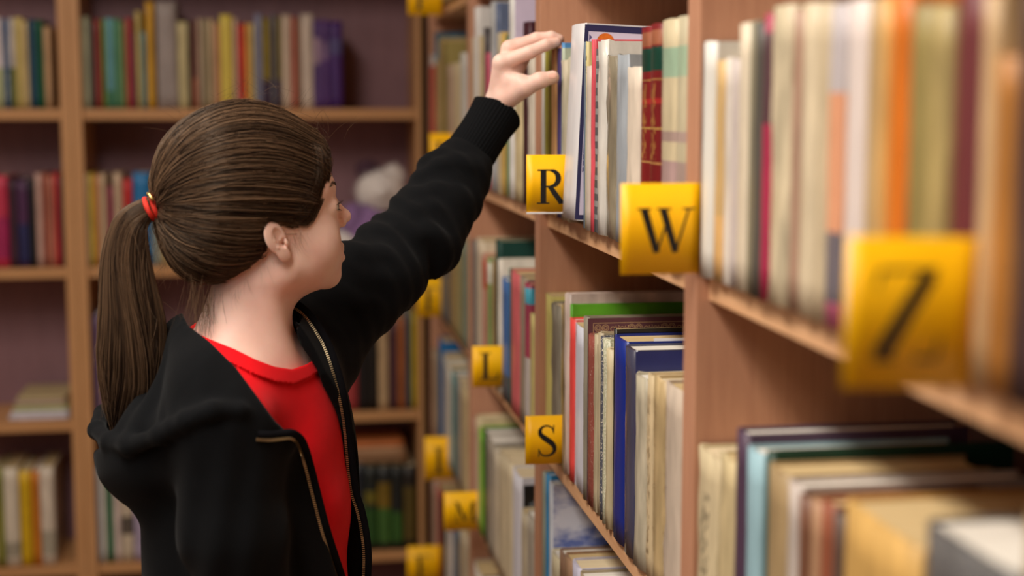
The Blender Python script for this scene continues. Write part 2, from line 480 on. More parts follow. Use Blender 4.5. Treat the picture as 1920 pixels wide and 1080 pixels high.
# shelf with the S card
S_ROW = side_row(Zs, PL + 0.006, 700, 'S card shelf', [
    (1020, 1031, 553, (222, 208, 124), 'pale yellow book', dict(hard=False, w=.17)),
    (1031, 1048, 571, (150, 142, 126), 'worn grey clothbound book', dict(rag=0.001, wear=.3)),
    (1048, 1053, 573, (226, 190, 82), 'thin gold yellow book', dict(hard=False)),
    (1053, 1057, 569, (150, 128, 96), 'thin tattered brown book', dict(hard=False, rag=0.0008, wear=.4)),
    (1057, 1063, 550, (214, 192, 180), 'tall torn pinkish grey book', dict(rag=0.001, w=.225, wear=.25)),
    (1063, 1065, 571, (92, 166, 36), 'bright green thin picture book', dict(hard=False, w=.22, rec=.004)),
    (1065, 1073, 598, (240, 82, 76), 'coral red book', dict(w=.15, paper=PAPERS[1])),
    (1073, 1094, 612, (226, 226, 238), 'white book with creased spine', dict(hard=False, wear=.08, w=.13)),
    (1094, 1100, 594, (150, 142, 124), 'maroon book with scrollwork border', dict(w=.215)),
    (1100, 1111, 629, (158, 84, 72), 'worn reddish-brown book', dict(fleck=(206, 170, 150), flecks=.64, w=.14)),
    (1111, 1118, 627, (198, 182, 150), 'slim tan book', dict(hard=False, rag=.0006)),
    (1118, 1124, 624, (184, 168, 138), 'slim beige book', dict(rag=.0006)),
    (1124, 1130, 631, (92, 94, 104), 'dark grey flaking book', dict(fleck=(214, 206, 190), flecks=.60)),
    (1130, 1137, 636, (196, 196, 164), 'pale green mottled book', dict(fleck=(226, 222, 196), flecks=.52, rag=.0006)),
    (1137, 1144, 655, (210, 194, 156), 'narrow cream book', dict(rag=.0008)),
    (1144, 1147, 617, (24, 22, 22), 'black glossy book', dict(hard=False, w=.215, coat=.6, rec=.004)),
    (1147, 1170, 634, (22, 44, 136), 'thick royal blue binder-like book', dict(w=.215, wear=.06, coat=.3)),
    (1170, 1189, 652, (74, 74, 96), 'navy book in clear plastic wrap', dict(w=.20, coat=1.0, wear=.2)),
    (1189, 1209, 706, (190, 180, 156), 'soiled cream book with plain spine', dict(rag=.0008, wear=.3, w=.12)),
    (1209, 1222, 704, (214, 192, 152), 'tan book with lettered spine', dict(rag=.0008, print_col=(120, 96, 66), print_z=(.1, .9))),
    (1222, 1241, 712, (196, 170, 124), 'tan book with brown script spine', dict(rag=.0009, wear=.2)),
    (1241, 1276, 726, (212, 194, 174), 'thick whitish book with script', dict(rag=.001, wear=.16)),
], 'books on the S card shelf')

# nearest bookcase, upper shelf
A_ROW = side_row(Zr, PL, 330, 'W card shelf', [
    (1309, 1313, 84, (84, 78, 80), 'thin dark grey book', P),
    (1313, 1334, 80, (236, 232, 222), 'white book', dict(wear=.08)),
    (1334, 1351, 114, (214, 178, 122), 'tan orange book', dict(bands=[(.02, .3, (234, 186, 120))])),
    (1351, 1364, 110, (232, 220, 206), 'off-white slim book', P),
    (1364, 1378, 112, (206, 192, 186), 'pale lilac book', {}),
    (1378, 1398, 46, (228, 212, 186), 'tall cream book', {}),
    (1398, 1410, 42, (146, 138, 112), 'olive grey book', {}),
    (1410, 1427, 44, (92, 86, 78), 'charcoal book', {}),
    (1427, 1440, 28, (176, 44, 80), 'magenta book', dict(bands=[(.62, .93, (92, 56, 64))])),
    (1440, 1476, 12, (210, 194, 162), 'crinkled beige book', dict(rag=.0015, wear=.3)),
    (1476, 1492, 20, (180, 142, 120), 'rosy brown book', {}),
    (1492, 1522, 8, (222, 204, 172), 'tall light cream book', {}),
    (1522, 1546, 8, (214, 194, 160), 'tall sand-coloured book', {}),
    (1546, 1576, 10, (226, 160, 122), 'orange and grey striped book', dict(bands=[(0, .08, (206, 110, 140)), (.08, .30, (112, 104, 110)), (.73, 1.0, (196, 186, 186))])),
    (1576, 1614, 2, (232, 216, 208), 'tall white lilac book', dict(wear=.06)),
    (1614, 1640, 0, (192, 160, 112), 'light brown book', {}),
    (1640, 1657, -4, (220, 166, 92), 'honey-coloured book', P),
    (1657, 1692, -10, (220, 118, 30), 'vivid orange book', {}),
    (1692, 1730, 12, (156, 138, 82), 'olive drab book', dict(wear=.3)),
    (1730, 1770, 14, (178, 156, 100), 'khaki book', dict(wear=.3)),
    (1770, 1826, -20, (112, 52, 54), 'thick maroon book', {}),
    (1826, 1854, -10, (212, 176, 130), 'beige book by maroon one', {}),
    (1854, 1896, 108, (176, 116, 52), 'brown-orange book', {}),
    (1896, 1950, -20, (74, 54, 54), 'dark brown book', {}),
    (1950, 2060, 0, (206, 190, 168), 'large cream book', {}),
    (2060, 2160, 20, (120, 110, 130), 'large slate book', {}),
], 'books on the W card shelf')

# nearest bookcase, lower shelf
A_LOW = side_row(Zs, PL, 980, 'shelf below the Z', [
    (1304, 1342, 848, (212, 194, 156), 'cream dark-lettered book', dict(rag=.001, print_col=(90, 80, 66), print_z=(.05, .8))),
    (1342, 1376, 858, (206, 186, 142), 'torn cream book', dict(rag=.0015, wear=.25)),
    (1376, 1396, 806, (84, 62, 82), 'dark purple hardback', dict(w=.2, paper=PAPERS[1], wear=.05)),
    (1396, 1423, 842, (160, 196, 206), 'light blue book', dict(w=.18, bands=[(.0, .4, (156, 188, 176))])),
    (1423, 1433, 846, (20, 62, 46), 'dark green hardback', dict(w=.21, rec=.006)),
    (1433, 1472, 880, (172, 146, 106), 'olive tan book', dict(w=.17)),
    (1472, 1494, 905, (206, 192, 182), 'pale grey book', dict(w=.19, paper=PAPERS[1])),
    (1494, 1512, 930, (126, 84, 62), 'chocolate brown book', {}),
    (1512, 1532, 938, (184, 142, 108), 'light brown book', dict(w=.17)),
    (1532, 1558, 942, (156, 88, 62), 'rust brown book', dict(w=.16)),
    (1558, 1574, 962, (96, 76, 66), 'dark taupe book', {}),
    (1574, 1720, 984, (214, 170, 98), 'fat yellow-tan book', dict(rag=.0015, paper=PAPERS[2])),
    (1725, 1900, 1030, (112, 108, 104), 'thick grey mottled book', dict(rag=.0012, fleck=(50, 56, 70), flecks=.55)),
    (1905, 2100, 1010, (176, 150, 110), 'thick brown book', {}),
], 'books on the shelf under the Z card')

# shelf under the S card
B_LOW = side_row(Zm, PL, 1000, 'shelf under the S card', [
    (1017, 1021, 886, (150, 156, 140), 'grey-green thin book', dict(w=.2)),
    (1021, 1026, 889, (60, 150, 205), 'blue-topped slim book', dict(w=.2, paper=PAPERS[1])),
    (1026, 1032, 905, (216, 222, 232), 'winter landscape picture book', dict(w=.215, paper=PAPERS[1])),
    (1032, 1046, 1040, (216, 204, 170), 'cream ribbed book', dict(w=.2)),
    (1046, 1058, 1038, (150, 116, 92), 'brown clothbound book', dict(w=.2)),
    (1058, 1070, 1045, (162, 128, 100), 'light brown clothbound book', dict(w=.2)),
    (1070, 1084, 1058, (200, 196, 214), 'pale lilac book', dict(w=.2)),
    (1084, 1108, 1090, (176, 160, 130), 'beige book', {}),
    (1108, 1140, 1120, (140, 60, 54), 'brick red book', {}),
    (1140, 1180, 1150, (190, 176, 150), 'sandy book', {}),
], 'books on the shelf under the S card')

# third bookcase
C_TOP = side_row(Zr, PL, 200, 'shelf behind the hand', [
    (884, 889, 70, (216, 200, 170), 'slim cream book', {}),
    (889, 896, 14, (232, 226, 220), 'tall white book', dict(w=.19)),
    (896, 905, 68, (218, 196, 152), 'straw-coloured book', dict(w=.15)),
    (905, 908, 52, (84, 76, 76), 'thin dark book', dict(w=.15)),
    (908, 918, 100, (228, 98, 126), 'pink book', {}),
    (918, 926, 4, (198, 198, 196), 'tall pale grey book', dict(w=.2)),
    (926, 930, 6, (104, 116, 146), 'slate blue tall book', dict(w=.2, rec=.004)),
    (930, 937, 62, (222, 206, 172), 'cream paperback', P),
    (937, 944, 62, (214, 176, 96), 'mustard book', {}),
    (944, 949, 66, (76, 100, 70), 'dark green book', P),
    (949, 954, 72, (140, 176, 116), 'light green book', P),
    (954, 962, -10, (236, 232, 226), 'tall lilac-white picture book', dict(w=.22)),
    (962, 977, 120, (222, 202, 156), 'stained cream book', dict(wear=.3)),
    (977, 988, 42, (66, 26, 36), 'dark maroon book', dict(w=.16)),
    (988, 999, 105, (216, 204, 186), 'off-white ragged book', dict(rag=.0008)),
], 'books on the shelf behind the hand')
L_ROW = side_row(Zs, PL, 600, 'L card shelf', [
    (884, 890, 452, (120, 112, 108), 'grey book', {}),
    (890, 903, 450, (224, 206, 178), 'cream book', dict(w=.2)),
    (903, 911, 478, (204, 140, 122), 'salmon book', dict(bands=[(.72, .96, (196, 84, 62))])),
    (911, 919, 486, (140, 166, 100), 'leaf green book', dict(bands=[(.8, .97, (220, 222, 204))])),
    (919, 927, 490, (160, 132, 90), 'brown book', {}),
    (927, 934, 451, (24, 66, 58), 'tall dark green book', dict(w=.2)),
    (934, 937, 486, (230, 220, 204), 'white slim book', dict(w=.2)),
    (937, 953, 526, (72, 118, 182), 'blue book with dark foot', dict(bands=[(0, .22, (86, 92, 100))])),
    (953, 956, 504, (40, 90, 74), 'thin green book', dict(hard=False, w=.17)),
    (956, 972, 511, (222, 110, 114), 'rose pink book', dict(w=.16)),
    (972, 983, 520, (166, 150, 130), 'grey-brown book', {}),
    (983, 991, 532, (176, 70, 96), 'magenta and blue book', dict(bands=[(.86, .97, (80, 180, 206)), (0, .5, (206, 196, 190))])),
    (991, 1000, 590, (216, 200, 132), 'pale yellow book', {}),
], 'books on the L card shelf')
M_ROW = side_row(Zm, PL, 930, 'M card shelf', [
    (886, 891, 786, (200, 160, 140), 'dusty pink book', dict(w=.16)),
    (891, 897, 783, (222, 204, 160), 'pale straw book', dict(w=.2)),
    (897, 904, 806, (128, 190, 60), 'lime green book', dict(w=.14)),
    (904, 912, 810, (62, 84, 60), 'dark green book', dict(w=.15)),
    (912, 924, 824, (166, 156, 140), 'grey book', dict(w=.2, paper=PAPERS[1])),
    (924, 934, 848, (216, 202, 176), 'cream book', {}),
    (934, 944, 851, (206, 190, 158), 'sand-coloured book', {}),
    (944, 958, 862, (222, 206, 172), 'ivory book', dict(w=.17)),
    (958, 973, 886, (226, 224, 232), 'white-spined black book', dict(w=.16, wear=.05)),
    (973, 985, 962, (206, 192, 164), 'small beige book', dict(w=.12)),
    (985, 999, 968, (186, 176, 160), 'small grey book', dict(w=.12)),
], 'books on the M card shelf')
C_LOW = side_row(Z_SH[1], PL, 1060, 'shelf under the M card', [
    (886, 900, 1066, (216, 206, 190), 'white book', dict(w=.19)),
    (900, 920, 1104, (96, 66, 62), 'dark brown book', dict(w=.19)),
    (920, 945, 1140, (150, 130, 110), 'taupe book', dict(w=.19)),
    (945, 985, 1240, (190, 170, 140), 'tan book', dict(w=.19)),
], 'books on the shelf under the M card')
# farthest bookcase of the row
D_TOP = side_row(Z_SH[5], PL, 0, 'highest far shelf', [
    (808, 822, -60, (206, 190, 110), 'pale yellow book', {}), (822, 838, -70, (190, 180, 140), 'khaki book', {}),
    (838, 856, -80, (214, 206, 170), 'cream book', {}), (856, 874, -90, (180, 160, 120), 'light brown book', {}),
], 'books on the highest far shelf')
D_R = side_row(Zr, PL, 200, 'far shelf level with R', [
    (806, 814, 104, (220, 66, 66), 'white-topped red book', dict(bands=[(.90, 1.0, (226, 220, 216))], w=.14)),
    (814, 820, 62, (70, 150, 186), 'tall blue-topped book', dict(w=.19, bands=[(0, .8, (196, 172, 120))])),
    (820, 828, 72, (196, 168, 112), 'ochre book', dict(w=.19)),
    (828, 838, 80, (160, 142, 80), 'olive yellow book', dict(w=.18)),
    (838, 848, 122, (206, 176, 152), 'rosy beige book', {}),
    (848, 862, 118, (222, 202, 160), 'straw book', {}),
    (862, 872, 100, (216, 212, 202), 'off-white book', {}),
], 'books on the far shelf level with the R card')
D_L = side_row(Zs, PL, 560, 'far shelf level with L', [
    (806, 818, 440, (120, 120, 116), 'grey book', {}), (818, 830, 436, (130, 128, 124), 'slate grey book', {}),
    (830, 842, 448, (104, 108, 112), 'blue-grey book', {}), (842, 854, 440, (176, 150, 100), 'golden tan book', {}),
    (854, 864, 450, (170, 160, 110), 'olive beige book', {}), (864, 873, 452, (130, 140, 120), 'grey-green book', {}),
], 'books on the far shelf level with the L card')
D_M = side_row(Zm, PL, 760, 'far shelf level with M', [
    (806, 814, 655, (190, 170, 140), 'tan book', {}), (814, 822, 660, (170, 160, 140), 'grey-beige book', {}),
    (822, 830, 638, (24, 108, 170), 'tall blue book', dict(w=.19)), (830, 838, 668, (206, 198, 180), 'cream book', {}),
    (838, 845, 690, (226, 222, 210), 'white book', {}), (845, 852, 700, (50, 130, 130), 'teal book', {}),
    (852, 862, 712, (160, 156, 150), 'grey book', {}), (862, 874, 724, (206, 184, 140), 'straw book', {}),
], 'books on the far shelf level with the M card')
D_LOW = side_row(Z_SH[1], PL, 1000, 'lowest far shelf in view', [
    (806, 816, 900, (196, 170, 150), 'pinkish beige book', {}), (816, 826, 915, (190, 70, 60), 'red book', {}),
    (826, 834, 940, (60, 60, 56), 'dark grey book', {}), (834, 846, 950, (226, 220, 214), 'white book', dict(bands=[(.82, .92, (190, 50, 50))])),
    (846, 858, 985, (90, 110, 130), 'steel blue book', {}), (858, 874, 990, (206, 190, 160), 'beige book', {}),
], 'books on the lowest far shelf in view')

# ------------------------------------------------------------------ back bookcase
def back_row(zi, yref, row, specs, group):
    z = ZB_PX[zi]
    y = YB + 0.014; prev = -9
    for n, s in enumerate(specs, 1):
        x0, x1, yt, col, words = s[:5]; kw = dict(s[5]) if len(s) > 5 else {}
        xa = on_y(x0, yref, y)[0]; xb = on_y(x1, yref, y)[0]
        if x0 > 135: xa, xb = max(xa, bl1 + .001, prev), min(xb, br0 + .0030)
        else: xb = min(xb, bl0 - .001)
        if xb - xa < .005: xb = xa + .006
        prev = xb + .0004
        t = max(xb - xa - 0.0008, 0.004)
        h = on_y((x0 + x1) / 2, yt, y)[2] - z
        w = kw.pop('w', None) or min(max(h * 0.7, .12), .21)
        lbl = uniq('%s, %s from the left on the %s' % (words, ordinal(n), row))
        lean = kw.pop('lean', 0.0)
        make_book(((xa + xb) / 2, y + rng.uniform(0, .004), z + t / 2 * abs(math.sin(lean)) + .0004), math.pi / 2, t, w, h, col, lbl, group, lean=lean, **kw)
ZB_PX = sorted(ZB)
i_top = min(range(len(ZB)), key=lambda i: abs(ZB[i] - bz(500, 204)))
back_row(i_top, 120, 'top left back shelf', [
    (-40, -14, 40, (120, 140, 110), 'sage green book'), (-13, 7, 34, (226, 214, 214), 'white book with green foot', dict(bands=[(0, .45, (180, 184, 140))])),
    (8, 17, 36, (52, 96, 146), 'blue book with white lettering', dict(print_col=(226, 226, 230), print_z=(.1, .8))),
    (17, 29, 34, (206, 196, 190), 'white and olive book', dict(bands=[(0, .45, (124, 128, 70))])),
    (29, 45, 33, (214, 190, 116), 'straw yellow book'), (45, 54, 40, (222, 196, 148), 'cream book'),
    (54, 69, 36, (38, 76, 98), 'dark teal book'), (69, 82, 38, (24, 92, 60), 'dark green book'), (82, 97, 50, (190, 152, 112), 'tan book'),
], 'books on the top left back shelf')
back_row(i_top, 120, 'top back shelf', [
    (143, 149, 34, (190, 176, 140), 'thin beige book'), (149, 168, 31, (184, 182, 150), 'pale grey-green book'), (168, 177, 40, (76, 76, 70), 'charcoal book'),
    (177, 191, 36, (150, 62, 56), 'brick red book'), (191, 199, 36, (120, 146, 66), 'green book'), (199, 214, 34, (110, 168, 176), 'aqua book', dict(bands=[(0, .2, (80, 140, 110))])),
    (214, 228, 36, (96, 150, 110), 'jade green book'), (228, 236, 40, (140, 150, 90), 'olive green book'), (236, 250, 34, (176, 70, 70), 'red book'),
    (250, 255, 60, (96, 50, 96), 'thin plum book'), (255, 266, 21, (210, 186, 112), 'cream yellow book'), (266, 274, 60, (60, 140, 160), 'thin teal book'),
    (274, 291, 3, (216, 162, 52), 'tall golden book'), (294, 333, 3, (166, 152, 146), 'wide grey box-like book'), (333, 354, 41, (206, 190, 140), 'cream olive book'),
    (354, 361, 38, (70, 64, 60), 'thin black book'), (361, 370, 40, (120, 62, 52), 'dark red-brown book', dict(bands=[(0, .35, (190, 110, 80))])), (370, 380, 35, (190, 164, 140), 'pinkish beige book'),
    (380, 392, 36, (174, 158, 124), 'khaki book'), (392, 404, 36, (200, 172, 134), 'sand book'), (404, 413, 44, (220, 156, 118), 'peach book'),
    (413, 437, 28, (232, 206, 88), 'yellow book'), (437, 447, 34, (214, 180, 156), 'blush book'), (447, 460, 45, (214, 48, 40), 'bright red book'),
    (460, 470, 44, (238, 174, 84), 'orange book'), (470, 478, 44, (214, 196, 130), 'pale yellow book'), (478, 493, 26, (140, 140, 164), 'lavender grey book'),
    (493, 508, 34, (150, 128, 40), 'mustard and plum book', dict(bands=[(0, .32, (70, 50, 70))])), (508, 518, 26, (108, 104, 112), 'slate book'), (518, 528, 32, (132, 116, 52), 'dark mustard book', dict(bands=[(0, .32, (74, 54, 72))])),
    (528, 547, 28, (214, 190, 166), 'ivory book'), (547, 556, 32, (206, 110, 92), 'salmon red book'), (556, 565, 34, (150, 110, 84), 'brown book'),
    (565, 588, 27, (218, 198, 180), 'off-white book'), (588, 602, 38, (104, 74, 134), 'lilac book', dict(bands=[(.5, .8, (180, 150, 170))])), (602, 618, 38, (100, 66, 128), 'purple book', dict(bands=[(.55, .75, (140, 110, 150))])),
    (618, 643, 40, (76, 40, 110), 'deep violet book', dict(bands=[(.62, .8, (86, 76, 126))])),
], 'books on the top back shelf')
i2 = i_top - 1
back_row(i2, 410, 'second left back shelf', [
    (-30, -14, 330, (176, 150, 120), 'tan book'), (-13, 16, 330, (206, 54, 84), 'crimson book', dict(bands=[(.1, .55, (170, 36, 90))])), (17, 32, 336, (74, 46, 60), 'dark plum book'), (33, 54, 338, (84, 46, 84), 'violet and navy book', dict(bands=[(.05, .5, (46, 46, 92))])),
    (54, 66, 336, (36, 36, 38), 'black book'), (67, 81, 326, (212, 170, 156), 'pale pink book'), (82, 91, 326, (170, 84, 62), 'rust book'),
    (91, 101, 330, (196, 130, 108), 'dusty pink book'), (101, 111, 325, (206, 62, 62), 'red book'), (111, 120, 330, (74, 46, 56), 'dark wine book'),
], 'books on the second left back shelf')
back_row(i2, 410, 'second back shelf', [
    (152, 164, 326, (214, 192, 160), 'cream book'), (165, 178, 325, (214, 182, 60), 'yellow book'), (178, 186, 328, (214, 140, 90), 'orange book'),
    (186, 202, 326, (200, 170, 136), 'beige book'), (203, 212, 350, (160, 48, 90), 'magenta book'), (213, 231, 324, (206, 176, 146), 'light tan book'),
    (232, 250, 336, (206, 54, 54), 'red book'), (251, 284, 324, (40, 122, 180), 'wide blue book'), (285, 300, 330, (160, 170, 160), 'grey-green book'), (300, 322, 360, (206, 176, 120), 'ochre book'),
], 'books on the second back shelf')
i3 = i_top - 2
back_row(i3, 680, 'third back shelf', [
    (165, 177, 596, (84, 60, 84), 'dark plum book'), (177, 196, 590, (120, 92, 120), 'mauve book'), (197, 216, 600, (60, 56, 90), 'navy book'),
    (560, 590, 600, (150, 120, 100), 'brown book'), (592, 622, 590, (76, 66, 96), 'dull violet book'), (623, 636, 600, (62, 50, 90), 'indigo book'), (636, 671, 596, (172, 66, 66), 'wide red book'), (672, 688, 600, (40, 34, 34), 'black book'),
    (688, 709, 600, (34, 28, 24), 'wide black book'), (709, 729, 598, (206, 172, 130), 'tan cream book'), (731, 745, 606, (96, 60, 66), 'wine-coloured book'),
    (746, 761, 596, (170, 98, 56), 'brown-orange book'), (762, 772, 590, (80, 96, 104), 'blue-grey book'), (773, 787, 588, (206, 176, 36), 'bright yellow book'),
], 'books on the third back shelf')
i4 = i_top - 3
back_row(i4, 960, 'bottom left back shelf', [
    (-40, -6, 884, (186, 170, 130), 'beige book'), (-5, 6, 880, (150, 150, 50), 'yellow-green book'), (7, 36, 878, (226, 212, 190), 'thick white book', dict(bands=[(.1, .25, (170, 160, 140))])), (37, 59, 884, (226, 182, 30), 'yellow book'),
    (60, 75, 884, (216, 130, 40), 'orange book'), (75, 103, 876, (224, 208, 188), 'white book', dict(bands=[(.1, .35, (180, 170, 150))])),
], 'books on the bottom left back shelf')
back_row(i4, 960, 'bottom back shelf', [
    (177, 186, 880, (150, 170, 190), 'thin pale blue book'), (187, 199, 876, (230, 222, 210), 'white book'), (200, 211, 880, (40, 120, 76), 'green book'),
    (212, 226, 880, (226, 206, 196), 'white book with red spot', dict(bands=[(.78, .86, (210, 60, 60))])), (226, 250, 884, (214, 196, 170), 'book with dark flower print', dict(bands=[(.3, .5, (100, 90, 80))])), (250, 276, 890, (186, 170, 196), 'pale lilac book'), (277, 300, 880, (206, 190, 160), 'cream book'),
    (600, 630, 880, (60, 50, 56), 'dark wine book'), (631, 662, 880, (110, 44, 50), 'dark red volume', dict(bands=[(.1, .4, (60, 70, 50))])), (663, 684, 872, (46, 50, 56), 'black volume with green foot', dict(bands=[(.08, .55, (84, 110, 72))])),
    (685, 708, 874, (40, 44, 40), 'black and green volume', dict(bands=[(.08, .5, (50, 90, 40)), (.55, .7, (120, 110, 40))])), (709, 734, 874, (44, 46, 44), 'black volume with gold print', dict(bands=[(.08, .5, (70, 110, 50)), (.5, .8, (130, 104, 36))])),
    (735, 756, 874, (38, 40, 38), 'black volume', dict(bands=[(.08, .45, (60, 100, 44))])), (757, 781, 874, (46, 40, 34), 'brown-black volume', dict(bands=[(.1, .75, (96, 80, 36))])),
], 'books on the bottom back shelf')

# books and magazines lying flat: back bookcase
def flat_book(x0, x1, y, z, t, d, col, label, group, turn=0.0):
    w = x1 - x0
    o = empty('book', ((x0 + x1) / 2, y + d / 2, z))
    o.rotation_euler = (0, 0, turn)
    tag(o, uniq(label), 'book', group)
    me = cover_mesh(t, d, w, min(.0012, t * .25), .0004, .0002)
    me.transform(Matrix(((0, 0, 1, 0), (1, 0, 0, 0), (0, 1, 0, 0), (0, 0, 0, 1))))
    # now: height axis along -x/+x, spine towards -y
    co = np.array([v.co[:] for v in me.vertices]); c0 = (co.max(0) + co.min(0)) / 2
    me.transform(Matrix.Translation((-c0[0], -c0[1], -co.min(0)[2])))
    link('cover', me, cover_mat(col, wear=.1), o)
    co = np.array([v.co[:] for v in me.vertices]); a = co.min(0); b = co.max(0)
    link('page_block', box_mesh('page_block', a[0] + .001, b[0] - .001, a[1] + .003, b[1] - .001, t * .22, t * .78), PAPERS[1], o)
    return t
z = ZB_PX[i3] + .0005
xa, xb = on_y(14, 760, YB)[0], on_y(128, 760, YB)[0]
for k, (t, col, nm) in enumerate([(.012, (216, 206, 214), 'white magazine at the bottom of the flat pile'), (.010, (226, 222, 226), 'pale magazine second in the flat pile'),
                                  (.012, (186, 186, 120), 'yellow-green magazine third in the flat pile'), (.010, (190, 160, 150), 'pinkish magazine fourth in the flat pile'), (.010, (196, 176, 130), 'beige magazine on top of the flat pile')]):
    z += flat_book(xa + .004 * k, xb - .003 * k, YB + .02 + .006 * k, z, t, .19, col, nm, 'magazines lying flat on the third left back shelf', 0.02 * (k % 3 - 1)) + .0006
z = ZB_PX[i4] + (on_y(700, 874, YB + .014)[2] - ZB_PX[i4]) + .004
xa, xb = on_y(640, 850, YB)[0], on_y(766, 850, YB)[0]
for k, (t, col, nm) in enumerate([(.022, (150, 110, 76), 'brown book lying flat over the black volumes'), (.02, (196, 150, 110), 'tan book lying flat in the middle over the black volumes'), (.016, (206, 120, 66), 'orange book lying flat on top over the black volumes')]):
    z += flat_book(xa - .004 * k, xb - .006 * k, YB + .03, z, t, .17, col, nm, 'books lying over the black volumes', 0.01 * k) + .0006
# ------------------------------------------------------------------ print on the covers that face down the aisle
def print_on(entry, name, layers, y_side=-1):
    """flat print on the near cover: layers of (polygon in (x from spine, z from foot), material)"""
    o, t, w, h = entry
    V, Fc, mi, mats = [], [], [], []
    for k, (polys, m) in enumerate(layers):
        if m not in mats: mats.append(m)
        for poly in polys:
            b0 = len(V); y = y_side * (t / 2 + 0.0006 + 0.00012 * k)
            V += [(x, y, z) for x, z in poly]
            Fc.append(list(range(b0, b0 + len(poly)))); mi.append(mats.index(m))
    me = mesh_from(name, V, Fc, mat_idx=mi)
    return link(name, me, mats, o)
def rect(x0, x1, z0, z1): return [(x0, z0), (x1, z0), (x1, z1), (x0, z1)]
def disc(cx, cz, r, n=24): return [(cx + r * math.cos(2 * math.pi * k / n), cz + r * math.sin(2 * math.pi * k / n)) for k in range(n)]
def ring(cx, cz, r0, r1, a0=0.0, a1=2 * math.pi, n=18):
    out = []
    for k in range(n):
        a, b = a0 + (a1 - a0) * k / n, a0 + (a1 - a0) * (k + 1) / n
        out.append([(cx + r0 * math.cos(a), cz + r0 * math.sin(a)), (cx + r1 * math.cos(a), cz + r1 * math.sin(a)), (cx + r1 * math.cos(b), cz + r1 * math.sin(b)), (cx + r0 * math.cos(b), cz + r0 * math.sin(b))])
    return out
INK_NAVY = plain('navy_print', (52, 50, 88), .4); INK_LILAC = plain('lilac_print', (214, 202, 222), .4); INK_ORANGE = plain('orange_print', (214, 110, 36), .4, noise=.15, nscale=120)
INK_VIOLET = plain('violet_print', (96, 84, 130), .4); INK_BLACK = plain('black_print', (20, 19, 20), .45); INK_WHITE = plain('white_print', (232, 230, 232), .45)
INK_GOLD = plain('gilt_print', (196, 160, 112), .45); INK_MAROON = plain('maroon_cloth', (92, 52, 58), .6, noise=.1); INK_BLUE = plain('blue_print', (70, 112, 170), .45)
INK_GREEN = plain('dark_green_print', (46, 62, 48), .5); INK_NAVYCOVER = plain('navy_cover', (44, 48, 100), .3, noise=.08); INK_SLATE = plain('grey_print', (120, 130, 140), .45)
INK_BROWN = plain('brown_ink', (104, 76, 50), .6)

e = R_ROW[8]; _, t, w, h = e
zz = []
for k in range(22):
    z0 = h - .014 - .008 * k
    zz.append([(.0075, z0), (.0075, z0 - .008), (.0115, z0 - .004)])
print_on(e, 'cover_picture', [([rect(.0012, w - .001, .002, h - .002)], INK_NAVY), ([rect(.0065, w - .006, .008, h - .0105)], INK_LILAC), (zz, INK_VIOLET),
    ([disc(.029, h - .0235, .0118)] + [rect(.046 + .004 * k, .0465 + .004 * k, h - .034, h - .027 - .003 * (k % 2)) for k in range(3)], INK_ORANGE)])
e = R_ROW[9]; _, t, w, h = e
tri = []
for k in range(22):
    z0 = .012 + .0085 * k
    tri.append([(.0015, z0), (.0085, z0 + .004), (.0015, z0 + .008)])
print_on(e, 'cover_picture', [([rect(.0005, .0125, .008, h - .004)], INK_WHITE), (tri, INK_BLUE)])
e = S_ROW[8]; _, t, w, h = e
orn = [rect(.008, w - .004, h - .0078, h - .0072), rect(.008, w - .004, h - .0208, h - .0202), rect(.008, .0086, .01, h - .0072)]
x = .0145; k = 0
while x < w - .012:
    if k % 4 < 2:
        orn += ring(x, h - .014, .0040, .0046); orn += ring(x, h - .014, .0020, .0026); x += .0098
    else:
        s = 1 if k % 4 == 2 else -1
        orn += ring(x, h - .0155, .0026, .0032, -.5, 4.2); orn += ring(x + .0062, h - .0125, .0018, .0024, 2.6, 7.2); orn += ring(x + .003, h - .0185, .002, .0026, .2, 2.9); x += .0125
    k += 1
print_on(e, 'gilt_border', [([rect(.0008, w - .0008, .001, h - .001)], INK_MAROON), (orn, INK_GOLD)])
e = S_ROW[17]; _, t, w, h = e
print_on(e, 'cover_front', [([rect(.0012, w - .001, .001, h - .001)], INK_NAVYCOVER)])
e = S_ROW[16]; o, t, w, h = e
link('paper_slip', box_mesh('paper_slip', .034, .082, -t / 2 + .0005, -t / 2 + .0012, h - .04, h + .0035), INK_WHITE, o)
e = M_ROW[8]; _, t, w, h = e
marks = [rect(.016 + .004 * k, .0185 + .004 * k, h * .80, h * .80 + .004 + .002 * (k % 3)) for k in range(6)]
print_on(e, 'cover_front', [([rect(.006, w - .001, .002, h - .012)], INK_BLACK), ([rect(.006, w - .001, .002, h * .58)], INK_GREEN), ([rect(.006, w - .001, h * .58, h * .63)], INK_WHITE), (marks, INK_SLATE)])
e = C_TOP[11]; _, t, w, h = e
print_on(e, 'cover_front', [([rect(.0025, w - .001, .001, h - .001)], plain('lilac_cover', (206, 190, 210), .4, noise=.05))])
e = C_TOP[5]; _, t, w, h = e
